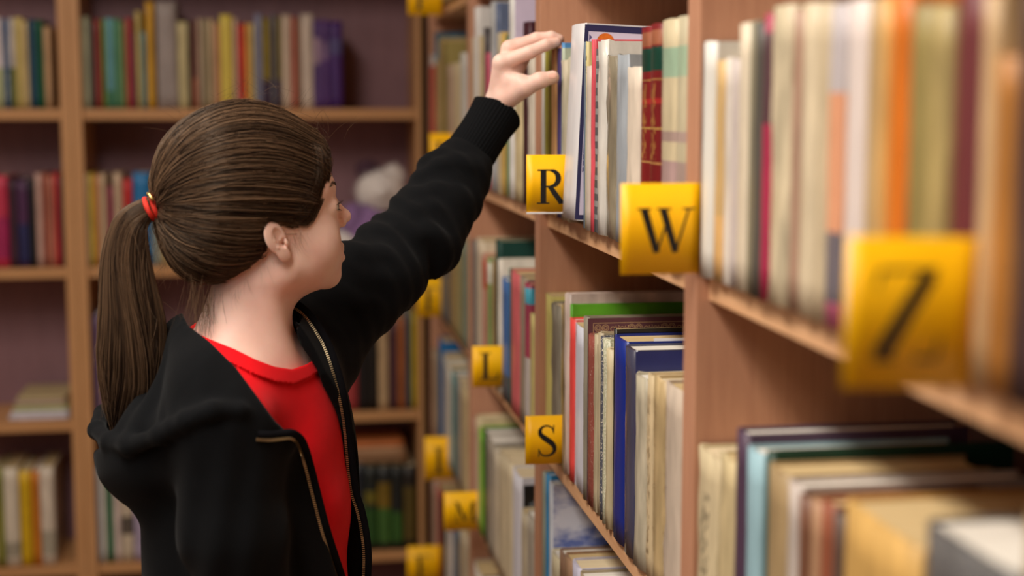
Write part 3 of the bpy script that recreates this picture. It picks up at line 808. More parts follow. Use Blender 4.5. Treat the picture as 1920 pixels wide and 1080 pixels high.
# winter picture: sky and drifts from a noise ramp, bushes as flat print
m, nt, b = new_mat('winter_print', .3, .4)
tc = nd(nt, 'ShaderNodeTexCoord'); mp = nd(nt, 'ShaderNodeMapping'); mp.inputs['Scale'].default_value = (9, 9, 16); nz_ = nd(nt, 'ShaderNodeTexNoise'); nz_.inputs['Scale'].default_value = 2.2; nz_.inputs['Detail'].default_value = 6
nt.links.new(tc.outputs['Object'], mp.inputs[0]); nt.links.new(mp.outputs[0], nz_.inputs['Vector'])
rp = nd(nt, 'ShaderNodeValToRGB'); rp.color_ramp.elements[0].position = .36; rp.color_ramp.elements[0].color = lin((96, 112, 176)) + (1,)
rp.color_ramp.elements[1].position = .56; rp.color_ramp.elements[1].color = lin((222, 222, 234)) + (1,)
nt.links.new(nz_.outputs['Fac'], rp.inputs[0]); nt.links.new(rp.outputs[0], b.inputs['Base Color'])
e = B_LOW[2]; _, t, w, h = e
zb = h - .118
bush = []
r2 = random.Random(3)
for k in range(70):
    cx = .012 + r2.random() * .04; cz = zb + r2.random() * .022 * (1 - (cx - .012) / .05) + .002
    bush.append(disc(cx, cz, .0008 + r2.random() * .0016, 7))
tree = [disc(.083 + r2.gauss(0, .0035), zb + .008 + k * .0006, .002 + r2.random() * .0022, 8) for k in range(26)]
print_on(e, 'cover_picture', [([rect(.0015, w - .001, .001, h - .001)], m), (bush, plain('grey_green_print', (104, 116, 112), .5)), (tree, plain('dark_tree_print', (44, 44, 66), .5))])

# handwritten-looking titles on three spines (loops of brush strokes)
def script_on(entry, y0, z0, z1, amp, seed, wdt, mat):
    o, t, w, h = entry
    rr = random.Random(seed); pts = []; z = z0; ph = 0
    while z > z1:
        ph += .55; z -= .0006 + .0005 * math.sin(ph * .37)
        a = amp * (1.0 if int(ph / 9) % 4 else 1.9)
        if int(ph / 5.5) % 9 == 8: pts.append(None); z -= .0008; continue
        pts.append((y0 + a * math.sin(ph) * (.7 + .3 * math.sin(ph * .61)), z + .0007 * math.cos(ph)))
    V, Fc = [], []
    for p, q in zip(pts[:-1], pts[1:]):
        if p is None or q is None: continue
        d = np.array([q[0] - p[0], q[1] - p[1]]); L = np.linalg.norm(d) + 1e-9; n_ = np.array([-d[1], d[0]]) / L * wdt
        b0 = len(V)
        for s, f in ((p, 1), (q, 1), (q, -1), (p, -1)):
            yy = s[0] + f * n_[0]; V.append((-min(.0022, t * .12) * math.cos(math.asin(max(-1, min(1, yy / (t / 2))))) - .0018, yy, s[1] + f * n_[1]))
        Fc.append((b0, b0 + 1, b0 + 2, b0 + 3))
    link('spine_lettering', mesh_from('spine_lettering', V, Fc), mat, o)
_, t, w, h = S_ROW[20]; script_on(S_ROW[20], 0.001, h - .02, .03, .0022, 1, .00035, INK_BROWN)
_, t, w, h = S_ROW[21]; script_on(S_ROW[21], t * .22, h - .016, .035, .0026, 2, .0004, INK_BROWN)

# ------------------------------------------------------------------ yellow letter cards
def glyph(ch):
    """strokes of a serif capital in a unit-high box: list of (points, widths)"""
    TH, TN, SF = .165, .05, .04
    def bar(x, z0=0., z1=1., w=TH): return ([(x, z0), (x, z1)], [w, w])
    def ser(x, z, w=.32): return ([(x - w / 2, z + (SF / 2 if z < .5 else -SF / 2)), (x + w / 2, z + (SF / 2 if z < .5 else -SF / 2))], [SF, SF])
    def arc(cx, cz, rx, rz, a0, a1, w0, w1, n=20):
        pts, ws = [], []
        for k in range(n + 1):
            a = a0 + (a1 - a0) * k / n; pts.append((cx + rx * math.cos(a), cz + rz * math.sin(a)))
            ws.append(w0 + (w1 - w0) * abs(math.cos(a)))
        return (pts, ws)
    H = math.pi / 2
    if ch == 'R':
        return .78, [bar(.18), ser(.17, 0, .36), ([(0, .982), (.4, .982)], [SF, SF]), arc(.38, .74, .24, .235, H, -H, .05, .16), ([(.2, .505), (.4, .505)], [.045, .045]), ([(.36, .52), (.5, .32), (.72, .02)], [.13, .155, .15]), ([(.62, .018), (.86, .018)], [SF, SF])]
    if ch == 'S':
        pts = [(.52, .76), (.47, .90), (.33, .968), (.19, .94), (.105, .83), (.13, .69), (.26, .575), (.42, .46), (.53, .34), (.545, .18), (.45, .07), (.30, .03), (.15, .07), (.07, .22)]
        ws = [.03, .045, .05, .06, .105, .145, .17, .175, .15, .115, .065, .05, .045, .03]
        return .62, [(catmull(pts, 6), np.interp(np.linspace(0, 1, (len(pts) - 1) * 6 + 1), np.linspace(0, 1, len(ws)), ws)), ([(.525, .72), (.525, .99)], [.022, .03]), ([(.065, .26), (.065, .0)], [.022, .03])]
    if ch == 'W':
        return 1.3, [([(.12, .97), (.42, .0)], [.18, .15]), ([(.42, .0), (.68, .78)], [.045, .045]), ([(.56, .97), (.86, .0)], [.18, .15]), ([(.86, .0), (1.16, .97)], [.05, .05]), ser(.12, 1, .32), ser(.58, 1, .34), ser(1.16, 1, .3)]
    if ch == 'Z':
        return .8, [([(.64, .95), (.12, .05)], [.19, .19]), ([(.08, .975), (.72, .975)], [.05, .05]), ([(.04, .025), (.76, .025)], [.05, .05]), ([(.09, .97), (.05, .78)], [.045, .03]), ([(.74, .03), (.79, .26)], [.045, .03])]
    if ch == 'L':
        return .72, [bar(.2), ser(.2, 1, .4), ([(.02, .022), (.64, .022)], [.045, .045]), ([(.63, .02), (.68, .27)], [.05, .03])]
    if ch == 'M':
        return 1.1, [bar(.15, w=.05), bar(.95), ([(.14, .97), (.54, .06)], [.16, .13]), ([(.54, .06), (.93, .97)], [.045, .045]), ser(.15, 0, .3), ser(.95, 0, .36), ser(.12, 1, .26), ser(.98, 1, .3)]
    if ch == 'I':
        return .4, [bar(.2), ser(.2, 0, .4), ser(.2, 1, .4)]
    return .7, [bar(.2), ser(.2, 0, .38), ser(.2, 1, .38), ([(.2, .978), (.62, .978)], [.045, .045]), ([(.2, .51), (.5, .51)], [.045, .045]), ([(.61, .97), (.64, .75)], [.04, .03])]
M_CARD = plain('yellow_card', (255, 190, 0), .45, .35, .03, 30)
def card(ch, px0, px1, py0, py1, edge_px, words, letter_box, tilt=0.0, plane=None, full=0.076, turn=0.0):
    plane = plane or XS
    Y = on_x(edge_px, (py0 + py1) / 2, plane)[1]
    A = on_y(px0, py1, Y); B = on_y(px1, py0, Y)
    hgt = B[2] - A[2]; wid = max(full, B[0] - A[0])
    o = empty('letter_card', (A[0], Y, A[2]))
    o.rotation_euler = (0, tilt, turn)
    tag(o, uniq(words), 'card', 'yellow letter cards')
    nx = 8; V, Fc = [], []
    for s in (0, 1):
        for k in range(nx + 1):
            u = k / nx; y = -.0016 * math.sin(u * math.pi) + (.0006 if s else 0)
            V += [(u * wid, y, 0), (u * wid, y, hgt)]
    q = 2 * (nx + 1)
    for k in range(nx):
        a = 2 * k; Fc.append((a, a + 2, a + 3, a + 1)); Fc.append((q + a, q + a + 1, q + a + 3, q + a + 2))
        Fc.append((a, q + a, q + a + 2, a + 2)); Fc.append((a + 1, a + 3, q + a + 3, q + a + 1))
    Fc.append((0, 1, q + 1, q)); Fc.append((2 * nx, q + 2 * nx, q + 2 * nx + 1, 2 * nx + 1))
    link('card', mesh_from('card', V, Fc, True), M_CARD, o)
    if ch:
        lx, lz, lh = letter_box            # fractions of the card's height from its lower left corner
        adv, strokes = glyph(ch); V, Fc = [], []
        S = lh * hgt
        def put(x, z):
            X = lx * hgt + x * S; return (X, -.0016 * math.sin(min(max(X / wid, 0), 1) * math.pi) - .0004, lz * hgt + z * S)
        for pts, ws in strokes:
            pts = [np.array(p, float) for p in pts]; b0 = len(V)
            for i, p in enumerate(pts):
                d = (pts[min(i + 1, len(pts) - 1)] - pts[max(i - 1, 0)]); d = d / (np.linalg.norm(d) + 1e-9)
                n_ = np.array([-d[1], d[0]]) * ws[i] / 2
                V += [put(*(p + n_)), put(*(p - n_))]
            for i in range(len(pts) - 1):
                a = b0 + 2 * i; Fc.append((a, a + 1, a + 3, a + 2))
        link('letter', mesh_from('letter', V, Fc), INK_BLACK, o)
    return o
c = card('R', 987, 1056, 290, 398, 1064, 'yellow card with a black letter R under the reaching hand', (.19, .145, .60))
link('card_foot', box_mesh('card_foot', 0.0, .07, -.0014, .0008, -.0022, .0002), INK_WHITE, c)
card('W', 1163, 1307, 343, 515, 1310, 'yellow card with a black letter W beside the upright', (.20, .24, .49), turn=.03)
card('Z', 1578, 1815, 440, 728, 1826, 'large blurred yellow card with the letter Z in the foreground', (.17, .18, .62), tilt=.02)
card('S', 985, 1048, 778, 871, 1049, 'yellow card with a black letter S beside the gold book', (.23, .15, .66), plane=XS + .004)
card('L', 886, 934, 648, 726, 936, 'small yellow card with a letter L beside the blue book', (.18, .18, .66))
card('M', 833, 891, 921, 995, 893, 'small yellow card with a letter M near the lime green book', (.25, .22, .52))
card('I', 797, 841, 818, 900, 838, 'blurred yellow card one shelf above the M card', (.2, .15, .6), full=.07)
card('F', 783, 827, 520, 594, 826, 'blurred yellow card below the raised elbow', (.15, .15, .6), full=.07)
card('F', 764, 826, 1022, 1096, 824, 'blurred yellow card at the bottom edge of the picture', (.2, .15, .6), full=.07)
card('E', 806, 848, 250, 312, 846, 'blurred yellow card half hidden by the black cuff', (.15, .15, .6), full=.07)
card('E', 765, 830, -40, 28, 828, 'blurred yellow card on the highest far shelf', (.2, .15, .6), full=.07)

# ------------------------------------------------------------------ plush toy on the back shelf
def blob(name, c, r, mat, parent, sc=(1, 1, 1), fuzz=.004, seed=0, n=3):
    bm = bmesh.new(); bmesh.ops.create_icosphere(bm, subdivisions=n, radius=1.0)
    rr = random.Random(seed); V = []; Fc = []
    for v in bm.verts:
        k = r * (1 + rr.uniform(-.03, .03)); v.co = Vector((c[0] + v.co.x * k * sc[0], c[1] + v.co.y * k * sc[1], c[2] + v.co.z * k * sc[2]))
    bm.normal_update()
    base = list(bm.verts); bm.faces.ensure_lookup_table()
    for f in list(bm.faces):
        for _ in range(2):
            a, b2, c2 = [v.co for v in f.verts]; u, v_ = rr.random(), rr.random()
            if u + v_ > 1: u, v_ = 1 - u, 1 - v_
            p = a + (b2 - a) * u + (c2 - a) * v_; t = (b2 - a).normalized() * fuzz * .25
            tip = p + (f.normal + Vector((rr.gauss(0, .4), rr.gauss(0, .4), rr.gauss(0, .4)))) * fuzz * rr.uniform(.8, 2.0)
            q = [bm.verts.new(p - t), bm.verts.new(p + t), bm.verts.new(tip)]; bm.faces.new(q)
    for v in bm.verts: v.co.z = max(v.co.z, .0008)
    me = bpy.data.meshes.new(name); bm.to_mesh(me); bm.free()
    me.polygons.foreach_set('use_smooth', [True] * len(me.polygons))
    return link(name, me, mat, parent)
FUR_W = plain('white_plush', (232, 224, 218), .9, .1, .06, 60, sheen=.3); FUR_P = plain('purple_plush', (150, 116, 164), .9, .1, .2, 90, sheen=.3); FUR_SHADE = plain('shaded_plush', (96, 70, 84), .9, .1)
yp = YB + .10
zsh = ZB_PX[i2]
b0 = on_y(702, 420, yp); hd = on_y(728, 358, yp); f1 = on_y(662, 462, yp); f2 = on_y(745, 455, yp)
toy = tag(empty('plush_toy', (b0[0] - .022, yp, zsh)), 'white and purple fluffy plush toy sitting on the back shelf', 'toy')
B0 = np.array([b0[0], yp, zsh])
def rel(p, dy=0): return tuple(np.array(p) - B0 + np.array([0, dy, 0]))
rb = .062
blob('body', (0, 0, .075), .074, FUR_P, toy, (1, .9, 1), .006, 1)
blob('head', rel(hd), .056, FUR_W, toy, (1.15, 1, .95), .007, 2)
blob('ear', rel(on_y(752, 332, yp)), .026, FUR_W, toy, (1, .7, 1.2), .006, 3); blob('ear', rel(on_y(706, 318, yp), .03), .022, FUR_SHADE, toy, (1.4, .7, .9), .005, 4)  # second ear: purple with its shade painted into the fur colour
blob('foot', tuple(np.array(rel(f1, -.02)) * np.array([1, 1, 0]) + np.array([0, 0, .042])), .043, FUR_W, toy, (1.1, 1.1, .9), .006, 5)
blob('foot', tuple(np.array(rel(f2, -.02)) * np.array([1, 1, 0]) + np.array([0, 0, .036])), .037, FUR_W, toy, (1.1, 1.1, .9), .006, 6)
blob('arm', rel(on_y(676, 412, yp), -.03), .03, FUR_P, toy, (1, 1, 1.5), .005, 7); blob('snout', rel(hd, -.05), .022, FUR_W, toy, (1.1, .8, .8), .003, 8, 2)
# ------------------------------------------------------------------ the girl: implicit surfaces meshed into continuous bodies
# frame of the figure: r (right), f (away from the viewer), z (height above the floor), metres
def pt(px, py, D):
    d = ray_h(px, py); k = D / d[1]
    return np.array([d[0] * k, D, CAM_H + d[2] * k])
R0, F0 = -0.290, 1.735
girl = empty('person', (R0 * CY + F0 * SY, -R0 * SY + F0 * CY, 0.0), -YAW)
tag(girl, 'girl in black hoodie and red shirt reaching for a book on the shelf', 'person')

def to_px(P_):
    r, f, z = P_[:, 0], P_[:, 1], P_[:, 2] - CAM_H
    dep = f * CP - z * SP; up = f * SP + z * CP
    return 960 + F_PX * r / dep, 540 - F_PX * up / dep, dep

def smin(a, b, k):
    h = np.clip(0.5 + 0.5 * (b - a) / k, 0, 1)
    return b * (1 - h) + a * h - k * h * (1 - h)
def smax(a, b, k): return -smin(-a, -b, k)
def sph(p, c, r): return np.sqrt(((p - np.asarray(c, np.float32)) ** 2).sum(1)) - r
def ell(p, c, r):
    r = np.asarray(r, np.float32); q = (p - np.asarray(c, np.float32)) / r
    k0 = np.sqrt((q ** 2).sum(1)) + 1e-9; k1 = np.sqrt(((q / r) ** 2).sum(1)) + 1e-9
    return k0 * (k0 - 1) / k1
def cap(p, a, b, ra, rb):
    a = np.asarray(a, np.float32); b = np.asarray(b, np.float32); ab = b - a
    t = np.clip(((p - a) @ ab) / (ab @ ab), 0, 1)
    return np.sqrt(((p - a - t[:, None] * ab) ** 2).sum(1)) - (ra + (rb - ra) * t)
def chain(p, pts, rs, k):
    d = None
    for i in range(len(pts) - 1):
        e = cap(p, pts[i], pts[i + 1], rs[i], rs[i + 1])
        d = e if d is None else smin(d, e, k)
    return d
def ell_rot(p, c, axes, r):
    q = (p - np.asarray(c, np.float32)) @ np.asarray(axes, np.float32).T
    return ell(q, (0, 0, 0), r)

def surface(fn, lo, hi, h, name, refine=2, flip=False):
    """naive surface nets on a grid of spacing h, vertices pulled onto the zero set"""
    lo = np.asarray(lo, float); n = np.ceil((np.asarray(hi) - lo) / h).astype(int) + 1
    nb = -(-n // 4); n = nb * 4
    bc = np.stack(np.meshgrid(*[np.arange(k) for k in nb], indexing='ij'), -1).reshape(-1, 3)
    cen = (lo + h * (bc * 4 + 1.5)).astype(np.float32)
    dc = np.concatenate([fn(cen[i:i + 400000]) for i in range(0, len(cen), 400000)]).astype(np.float32)
    Db = np.repeat(dc[:, None], 64, 1)                       # blocks of 4 x 4 x 4 samples
    near = np.where(np.abs(dc) < h * 6.0)[0]
    off = np.stack(np.meshgrid(*[np.arange(4)] * 3, indexing='ij'), -1).reshape(-1, 3)
    for i in range(0, len(near), 8000):
        k = near[i:i + 8000]
        p = (lo + h * (bc[k][:, None, :] * 4 + off[None])).astype(np.float32).reshape(-1, 3)
        Db[k] = fn(p).reshape(-1, 64)
    D = Db.reshape(nb[0], nb[1], nb[2], 4, 4, 4).transpose(0, 3, 1, 4, 2, 5).reshape(n)
    S = D < 0
    c = np.zeros(n - 1, np.int8)
    for a in (0, 1):
        for b in (0, 1):
            for e in (0, 1):
                c += S[a:n[0] - 1 + a, b:n[1] - 1 + b, e:n[2] - 1 + e]
    act = (c > 0) & (c < 8)
    idx = -np.ones(n - 1, np.int64)
    cells = np.argwhere(act); idx[act] = np.arange(len(cells))
    acc = np.zeros((len(cells), 3)); cnt = np.zeros(len(cells))
    corners = [(a, b, e) for a in (0, 1) for b in (0, 1) for e in (0, 1)]
    for a in corners:
        for ax in range(3):
            if a[ax]: continue
            b = list(a); b[ax] = 1
            da = D[tuple((cells + a).T)]; db = D[tuple((cells + b).T)]
            m = (da < 0) != (db < 0)
            t = np.where(m, da / np.where(m, da - db, 1), 0)
            q = np.array(a, float)[None, :].repeat(len(cells), 0); q[:, ax] += t
            acc[m] += q[m]; cnt[m] += 1
    V = lo + h * (cells + acc / cnt[:, None])
    quads = []
    for ax in range(3):
        o1, o2 = [i for i in range(3) if i != ax]
        sl0 = [slice(None)] * 3; sl1 = [slice(None)] * 3
        sl0[ax] = slice(0, -1); sl1[ax] = slice(1, None)
        A, B = S[tuple(sl0)], S[tuple(sl1)]
        e = np.argwhere(A != B)
        e = e[(e[:, o1] > 0) & (e[:, o2] > 0) & (e[:, o1] < n[o1] - 1) & (e[:, o2] < n[o2] - 1)]
        if not len(e): continue
        d1 = np.zeros(3, int); d1[o1] = 1; d2 = np.zeros(3, int); d2[o2] = 1
        q = np.stack([idx[tuple((e - d1 - d2).T)], idx[tuple((e - d2).T)], idx[tuple(e.T)], idx[tuple((e - d1).T)]], 1)
        f = S[tuple(e.T)]
        if ax == 1: f = ~f
        q[~f] = q[~f][:, ::-1]
        quads.append(q)
    Q = np.concatenate(quads)
    for _ in range(refine):
        eps = h * .25; v32 = V.astype(np.float32)
        d0 = fn(v32); g = np.stack([fn(v32 + np.float32(eps) * np.eye(3, dtype=np.float32)[i]) - d0 for i in range(3)], 1) / eps
        V = V - np.clip(d0[:, None] * g / np.maximum((g ** 2).sum(1, keepdims=True), .2), -h, h)
    return V, Q

def np_mesh(name, V, Q, smooth=True):
    me = bpy.data.meshes.new(name)
    V = np.asarray(V, np.float32); Q = np.asarray(Q, np.int32); k = Q.shape[1]
    me.vertices.add(len(V)); me.vertices.foreach_set('co', V.ravel())
    me.loops.add(Q.size); me.loops.foreach_set('vertex_index', Q.ravel())
    me.polygons.add(len(Q)); me.polygons.foreach_set('loop_start', np.arange(0, Q.size, k, dtype=np.int32))
    me.update(calc_edges=True)
    me.polygons.foreach_set('use_smooth', np.full(len(Q), smooth))
    return me
ORG = np.array([R0, F0, 0.0])
def body_part(name, V, Q, mat, parent=None):
    return link(name, np_mesh(name, np.asarray(V) - ORG, Q), mat, parent or girl)

# ---- materials
def skin_mat():
    m, nt, b = new_mat('skin', .48, .35)
    tc = nd(nt, 'ShaderNodeTexCoord'); n = nd(nt, 'ShaderNodeTexNoise'); n.inputs['Scale'].default_value = 26; n.inputs['Detail'].default_value = 5
    nt.links.new(tc.outputs['Object'], n.inputs['Vector'])
    r = nd(nt, 'ShaderNodeValToRGB'); r.color_ramp.elements[0].position = .34; r.color_ramp.elements[1].position = .66
    r.color_ramp.elements[0].color = lin((232, 190, 174)) + (1,); r.color_ramp.elements[1].color = lin((240, 204, 188)) + (1,)
    nt.links.new(n.outputs['Fac'], r.inputs['Fac']); nt.links.new(r.outputs['Color'], b.inputs['Base Color'])
    b.inputs['Subsurface Weight'].default_value = .25
    b.inputs['Subsurface Radius'].default_value = (.012, .004, .002); b.inputs['Subsurface Scale'].default_value = .6
    n2 = nd(nt, 'ShaderNodeTexNoise'); n2.inputs['Scale'].default_value = 900
    nt.links.new(tc.outputs['Object'], n2.inputs['Vector'])
    bp = nd(nt, 'ShaderNodeBump'); bp.inputs['Strength'].default_value = .06; bp.inputs['Distance'].default_value = .001
    nt.links.new(n2.outputs['Fac'], bp.inputs['Height']); nt.links.new(bp.outputs['Normal'], b.inputs['Normal'])
    return m
SKIN = skin_mat()
def cloth(name, col, rough, weave, strength, sheen, noise=.08):
    m = plain(name, col, rough, .1, noise, 60, 0, 0, sheen=sheen)
    nt = m.node_tree; b = nt.nodes['Principled BSDF']
    b.inputs['Sheen Roughness'].default_value = .5
    tc = nd(nt, 'ShaderNodeTexCoord'); n = nd(nt, 'ShaderNodeTexNoise'); n.inputs['Scale'].default_value = weave; n.inputs['Detail'].default_value = 3
    nt.links.new(tc.outputs['Object'], n.inputs['Vector'])
    bp = nd(nt, 'ShaderNodeBump'); bp.inputs['Strength'].default_value = strength; bp.inputs['Distance'].default_value = .001
    nt.links.new(n.outputs['Fac'], bp.inputs['Height']); nt.links.new(bp.outputs['Normal'], b.inputs['Normal'])
    return m
BLACK = cloth('black_sweat_fabric', (11, 12, 14), .92, 700, .25, .03)
RED = cloth('red_jersey', (222, 12, 24), .8, 900, .15, .05, .04)
DENIM = cloth('blue_denim', (44, 56, 88), .8, 800, .3, .1)
SHOE = cloth('grey_canvas', (90, 90, 94), .8, 500, .2, .1)

# ---- head frame
PHI, BET = math.radians(25), math.radians(7)
HO = pt(477, 450, 1.72)
HX = np.array([math.cos(PHI) * math.cos(BET), math.sin(PHI) * math.cos(BET), math.sin(BET)])
HY = np.array([-math.sin(PHI), math.cos(PHI), 0.0])
HZ = np.cross(HX, HY)
HM = np.stack([HX, HY, HZ]).astype(np.float32)
def to_head(P_): return ((P_ - HO.astype(np.float32)) @ HM.T) * np.float32(100)
def from_head(q): return HO + (np.asarray(q) / 100.0) @ np.stack([HX, HY, HZ])

NECK0, NECK1 = pt(490, 500, 1.722), pt(434, 690, 1.715)
def head_only(q):
    y = np.abs(q[:, 1]); s = np.stack([q[:, 0], y, q[:, 2]], 1)          # mirrored halves
    d = ell(q, (0.5, 0, 5.3), (9.4, 7.2, 9.0))
    d = smin(d, ell(q, (4.7, 0, -0.8), (5.3, 5.6, 6.2)), 2.5)
    d = smin(d, ell(s, (6.0, 3.1, -1.6), (2.8, 2.8, 3.2)), 1.6)
    d = smin(d, cap(s, (7.7, .9, -5.2), (2.0, 4.6, -3.4), 1.5, 1.8), 1.6)
    d = smin(d, sph(q, (8.15, 0, -5.5), 1.4), 1.2)
    d = smin(d, ell(q, (8.75, 0, -2.9), (1.6, 2.2, 1.8)), .9)
    d = smin(d, cap(s, (8.95, .7, 4.9), (7.3, 4.2, 5.1), .85, .75), 1.8)
    d = smax(d, -sph(s, (10.6, 3.1, 2.8), 1.55), 1.1)
    d = smin(d, cap(q, (9.5, 0, 3.6), (11.0, 0, 1.3), .5, .7), .9)
    d = smin(d, sph(q, (11.2, 0, 1.0), .72), .5)
    d = smin(d, sph(s, (10.45, .95, .45), .52), .55)
    d = smax(d, -sph(s, (10.95, .55, -.1), .22), .25)
    d = smin(d, cap(s, (10.2, 0, -2.35), (9.35, 1.95, -3.0), .42, .2), .35)
    d = smin(d, cap(s, (10.1, 0, -3.75), (9.3, 1.75, -3.2), .48, .22), .4)
    d = smax(d, -cap(s, (10.75, 0, -3.06), (9.7, 2.1, -3.12), .1, .1), .2)
    # eyelids closed over the eyeball down to a slit
    lid = np.maximum(sph(s, (8.3, 3.05, 2.75), 1.30), -(s[:, 0] - 8.2))
    slit = ell(s, (9.7, 3.05, 2.65), (.9, 1.35, .42))
    d = smin(d, smax(lid, -slit, .1), .45)
    return d
def skin_fn(P_):
    q = to_head(P_)
    d = head_only(q) / 100
    nk = cap(P_, NECK0, NECK1, .047, .052)
    nk = smin(nk, cap(P_, pt(500, 530, 1.682), pt(528, 705, 1.70), .008, .007), .024)
    d = smin(d, nk, .026)
    # upper chest, collar bones and trapezius below the shirt's neckline
    d = smin(d, torso(P_) + .004, .03)
    return d

# ---- torso
PT_ = math.radians(-12)
TX = np.array([math.cos(PT_), math.sin(PT_), 0]); TY = np.array([-math.sin(PT_), math.cos(PT_), 0]); TZ = np.array([0, 0, 1.0])
TAX = np.stack([TX, TY, TZ])
CH = pt(486, 905, 1.735)
SH_R, SH_L = pt(420, 792, 1.595), pt(562, 672, 1.87)
def torso(P_):
    d = ell_rot(P_, CH, TAX, (.094, .128, .205))
    d = smin(d, cap(P_, SH_R, NECK1 + np.array([0, -.03, .0]), .047, .045), .05)
    d = smin(d, cap(P_, NECK1 + np.array([0, .03, -.022]), SH_L, .036, .05), .045)
    d = smin(d, ell_rot(P_, CH + np.array([.0, .0, -.20]), TAX, (.088, .120, .22)), .06)
    return d
def wob(P_, s, seed):
    rr = np.random.RandomState(seed); out = 0
    for k in range(5):
        v = rr.normal(size=3).astype(np.float32); v /= np.linalg.norm(v)
        out = out + np.sin((P_ @ v) * np.float32(s * (0.7 + .25 * k)) + np.float32(rr.uniform(0, 6)))
    return out / 5
# ---- shirt
def shirt_solid(P_):
    d = smin(torso(P_), cap(P_, NECK0, NECK1, .047, .052), .026) - np.float32(.006)
    # soft diagonal folds falling from the chest
    px, py, dep = to_px(P_)
    fold = np.sin((px * .62 + py * .38) * .085) * np.clip((py - 740) / 200, 0, 1) + .8 * np.sin((px * .9 - py * .5) * .06 + 1.3) * np.clip((py - 820) / 150, 0, 1)
    return d - np.float32(.0018) * fold
def shirt_cut(P_):
    px, py, dep = to_px(P_)
    near = np.interp(px, [330, 350, 370, 400, 440, 480, 515, 548, 574, 600], [606, 616, 628, 641, 657, 677, 690, 695, 686, 670])
    far = np.interp(px, [350, 480, 522, 543, 565, 574, 600], [604, 604, 614, 634, 660, 686, 686])
    w = np.clip((P_[:, 1] - 1.725) / .02, 0, 1)
    return ((near * (1 - w) + far * w - py) * dep / F_PX).astype(np.float32)
def shirt_fn(P_):
    d = shirt_solid(P_); s0 = d
    pl = shirt_cut(P_)
    d = np.maximum(d, pl)
    d = np.maximum(d, -(s0 + np.float32(.0065)))                 # hollow
    band = np.maximum(np.abs(s0 - .0002) - .0034, np.abs(pl + .007) - .0085)
    return smin(d, band, .002)
# ---- jacket
LA = [pt(588, 632, 1.865), pt(690, 528, 1.93), pt(792, 436, 2.005), pt(842, 352, 2.055), pt(872, 308, 2.08)]
LR = [.066, .056, .053, .046, .038]
CUFF0, CUFF1 = pt(858, 325, 2.072), pt(934, 207, 2.108)
RA = [pt(428, 800, 1.585), pt(436, 1000, 1.575), pt(470, 1200, 1.60)]
RR_ = [.060, .054, .047]
HOOD = [pt(548, 818, 1.580), pt(500, 796, 1.560), pt(450, 770, 1.533), pt(400, 770, 1.524), pt(350, 790, 1.528), pt(300, 816, 1.545), pt(245, 836, 1.575), pt(205, 828, 1.605), pt(182, 806, 1.65), pt(194, 776, 1.71), pt(240, 750, 1.77), pt(300, 725, 1.80)]
BXY = np.array([560, 610, 640, 690, 740, 790, 812, 820, 835, 885, 940, 1000, 1080, 1250], float)
BXX = np.array([330, 352, 392, 443, 480, 516, 540, 552, 562, 577, 590, 606, 632, 668], float)
FXY = np.array([560, 617, 650, 690, 750, 820, 880, 1080, 1250], float)
FXX = np.array([526, 530, 566, 594, 615, 636, 630, 620, 610], float)
def sleeve_wr(P_, A, B, seed, amp):
    ab = (B - A).astype(np.float32); L = np.linalg.norm(ab); u = ab / L
    w = P_ - A.astype(np.float32); s = w @ u
    e1 = np.cross(u, [0, 1, .2]); e1 /= np.linalg.norm(e1); e2 = np.cross(u, e1)
    th = np.arctan2(w @ e2.astype(np.float32), w @ e1.astype(np.float32))
    q = np.sin(s * 88 + 2.1 * np.sin(th + seed) + .9 * np.sin(2 * th + 1)) * (.55 + .45 * np.sin(th * 2 + s * 21 + seed)) + .55 * np.sin(s * 150 - 1.6 * th + 2.4 * np.sin(th * 2 + s * 9)) * (.5 + .5 * np.sin(s * 37 + 2 * th))
    q = q + .25 * np.sin(s * 230 + 3 * th)
    return (np.abs(q) ** .8 * np.sign(q)).astype(np.float32) * np.float32(amp)
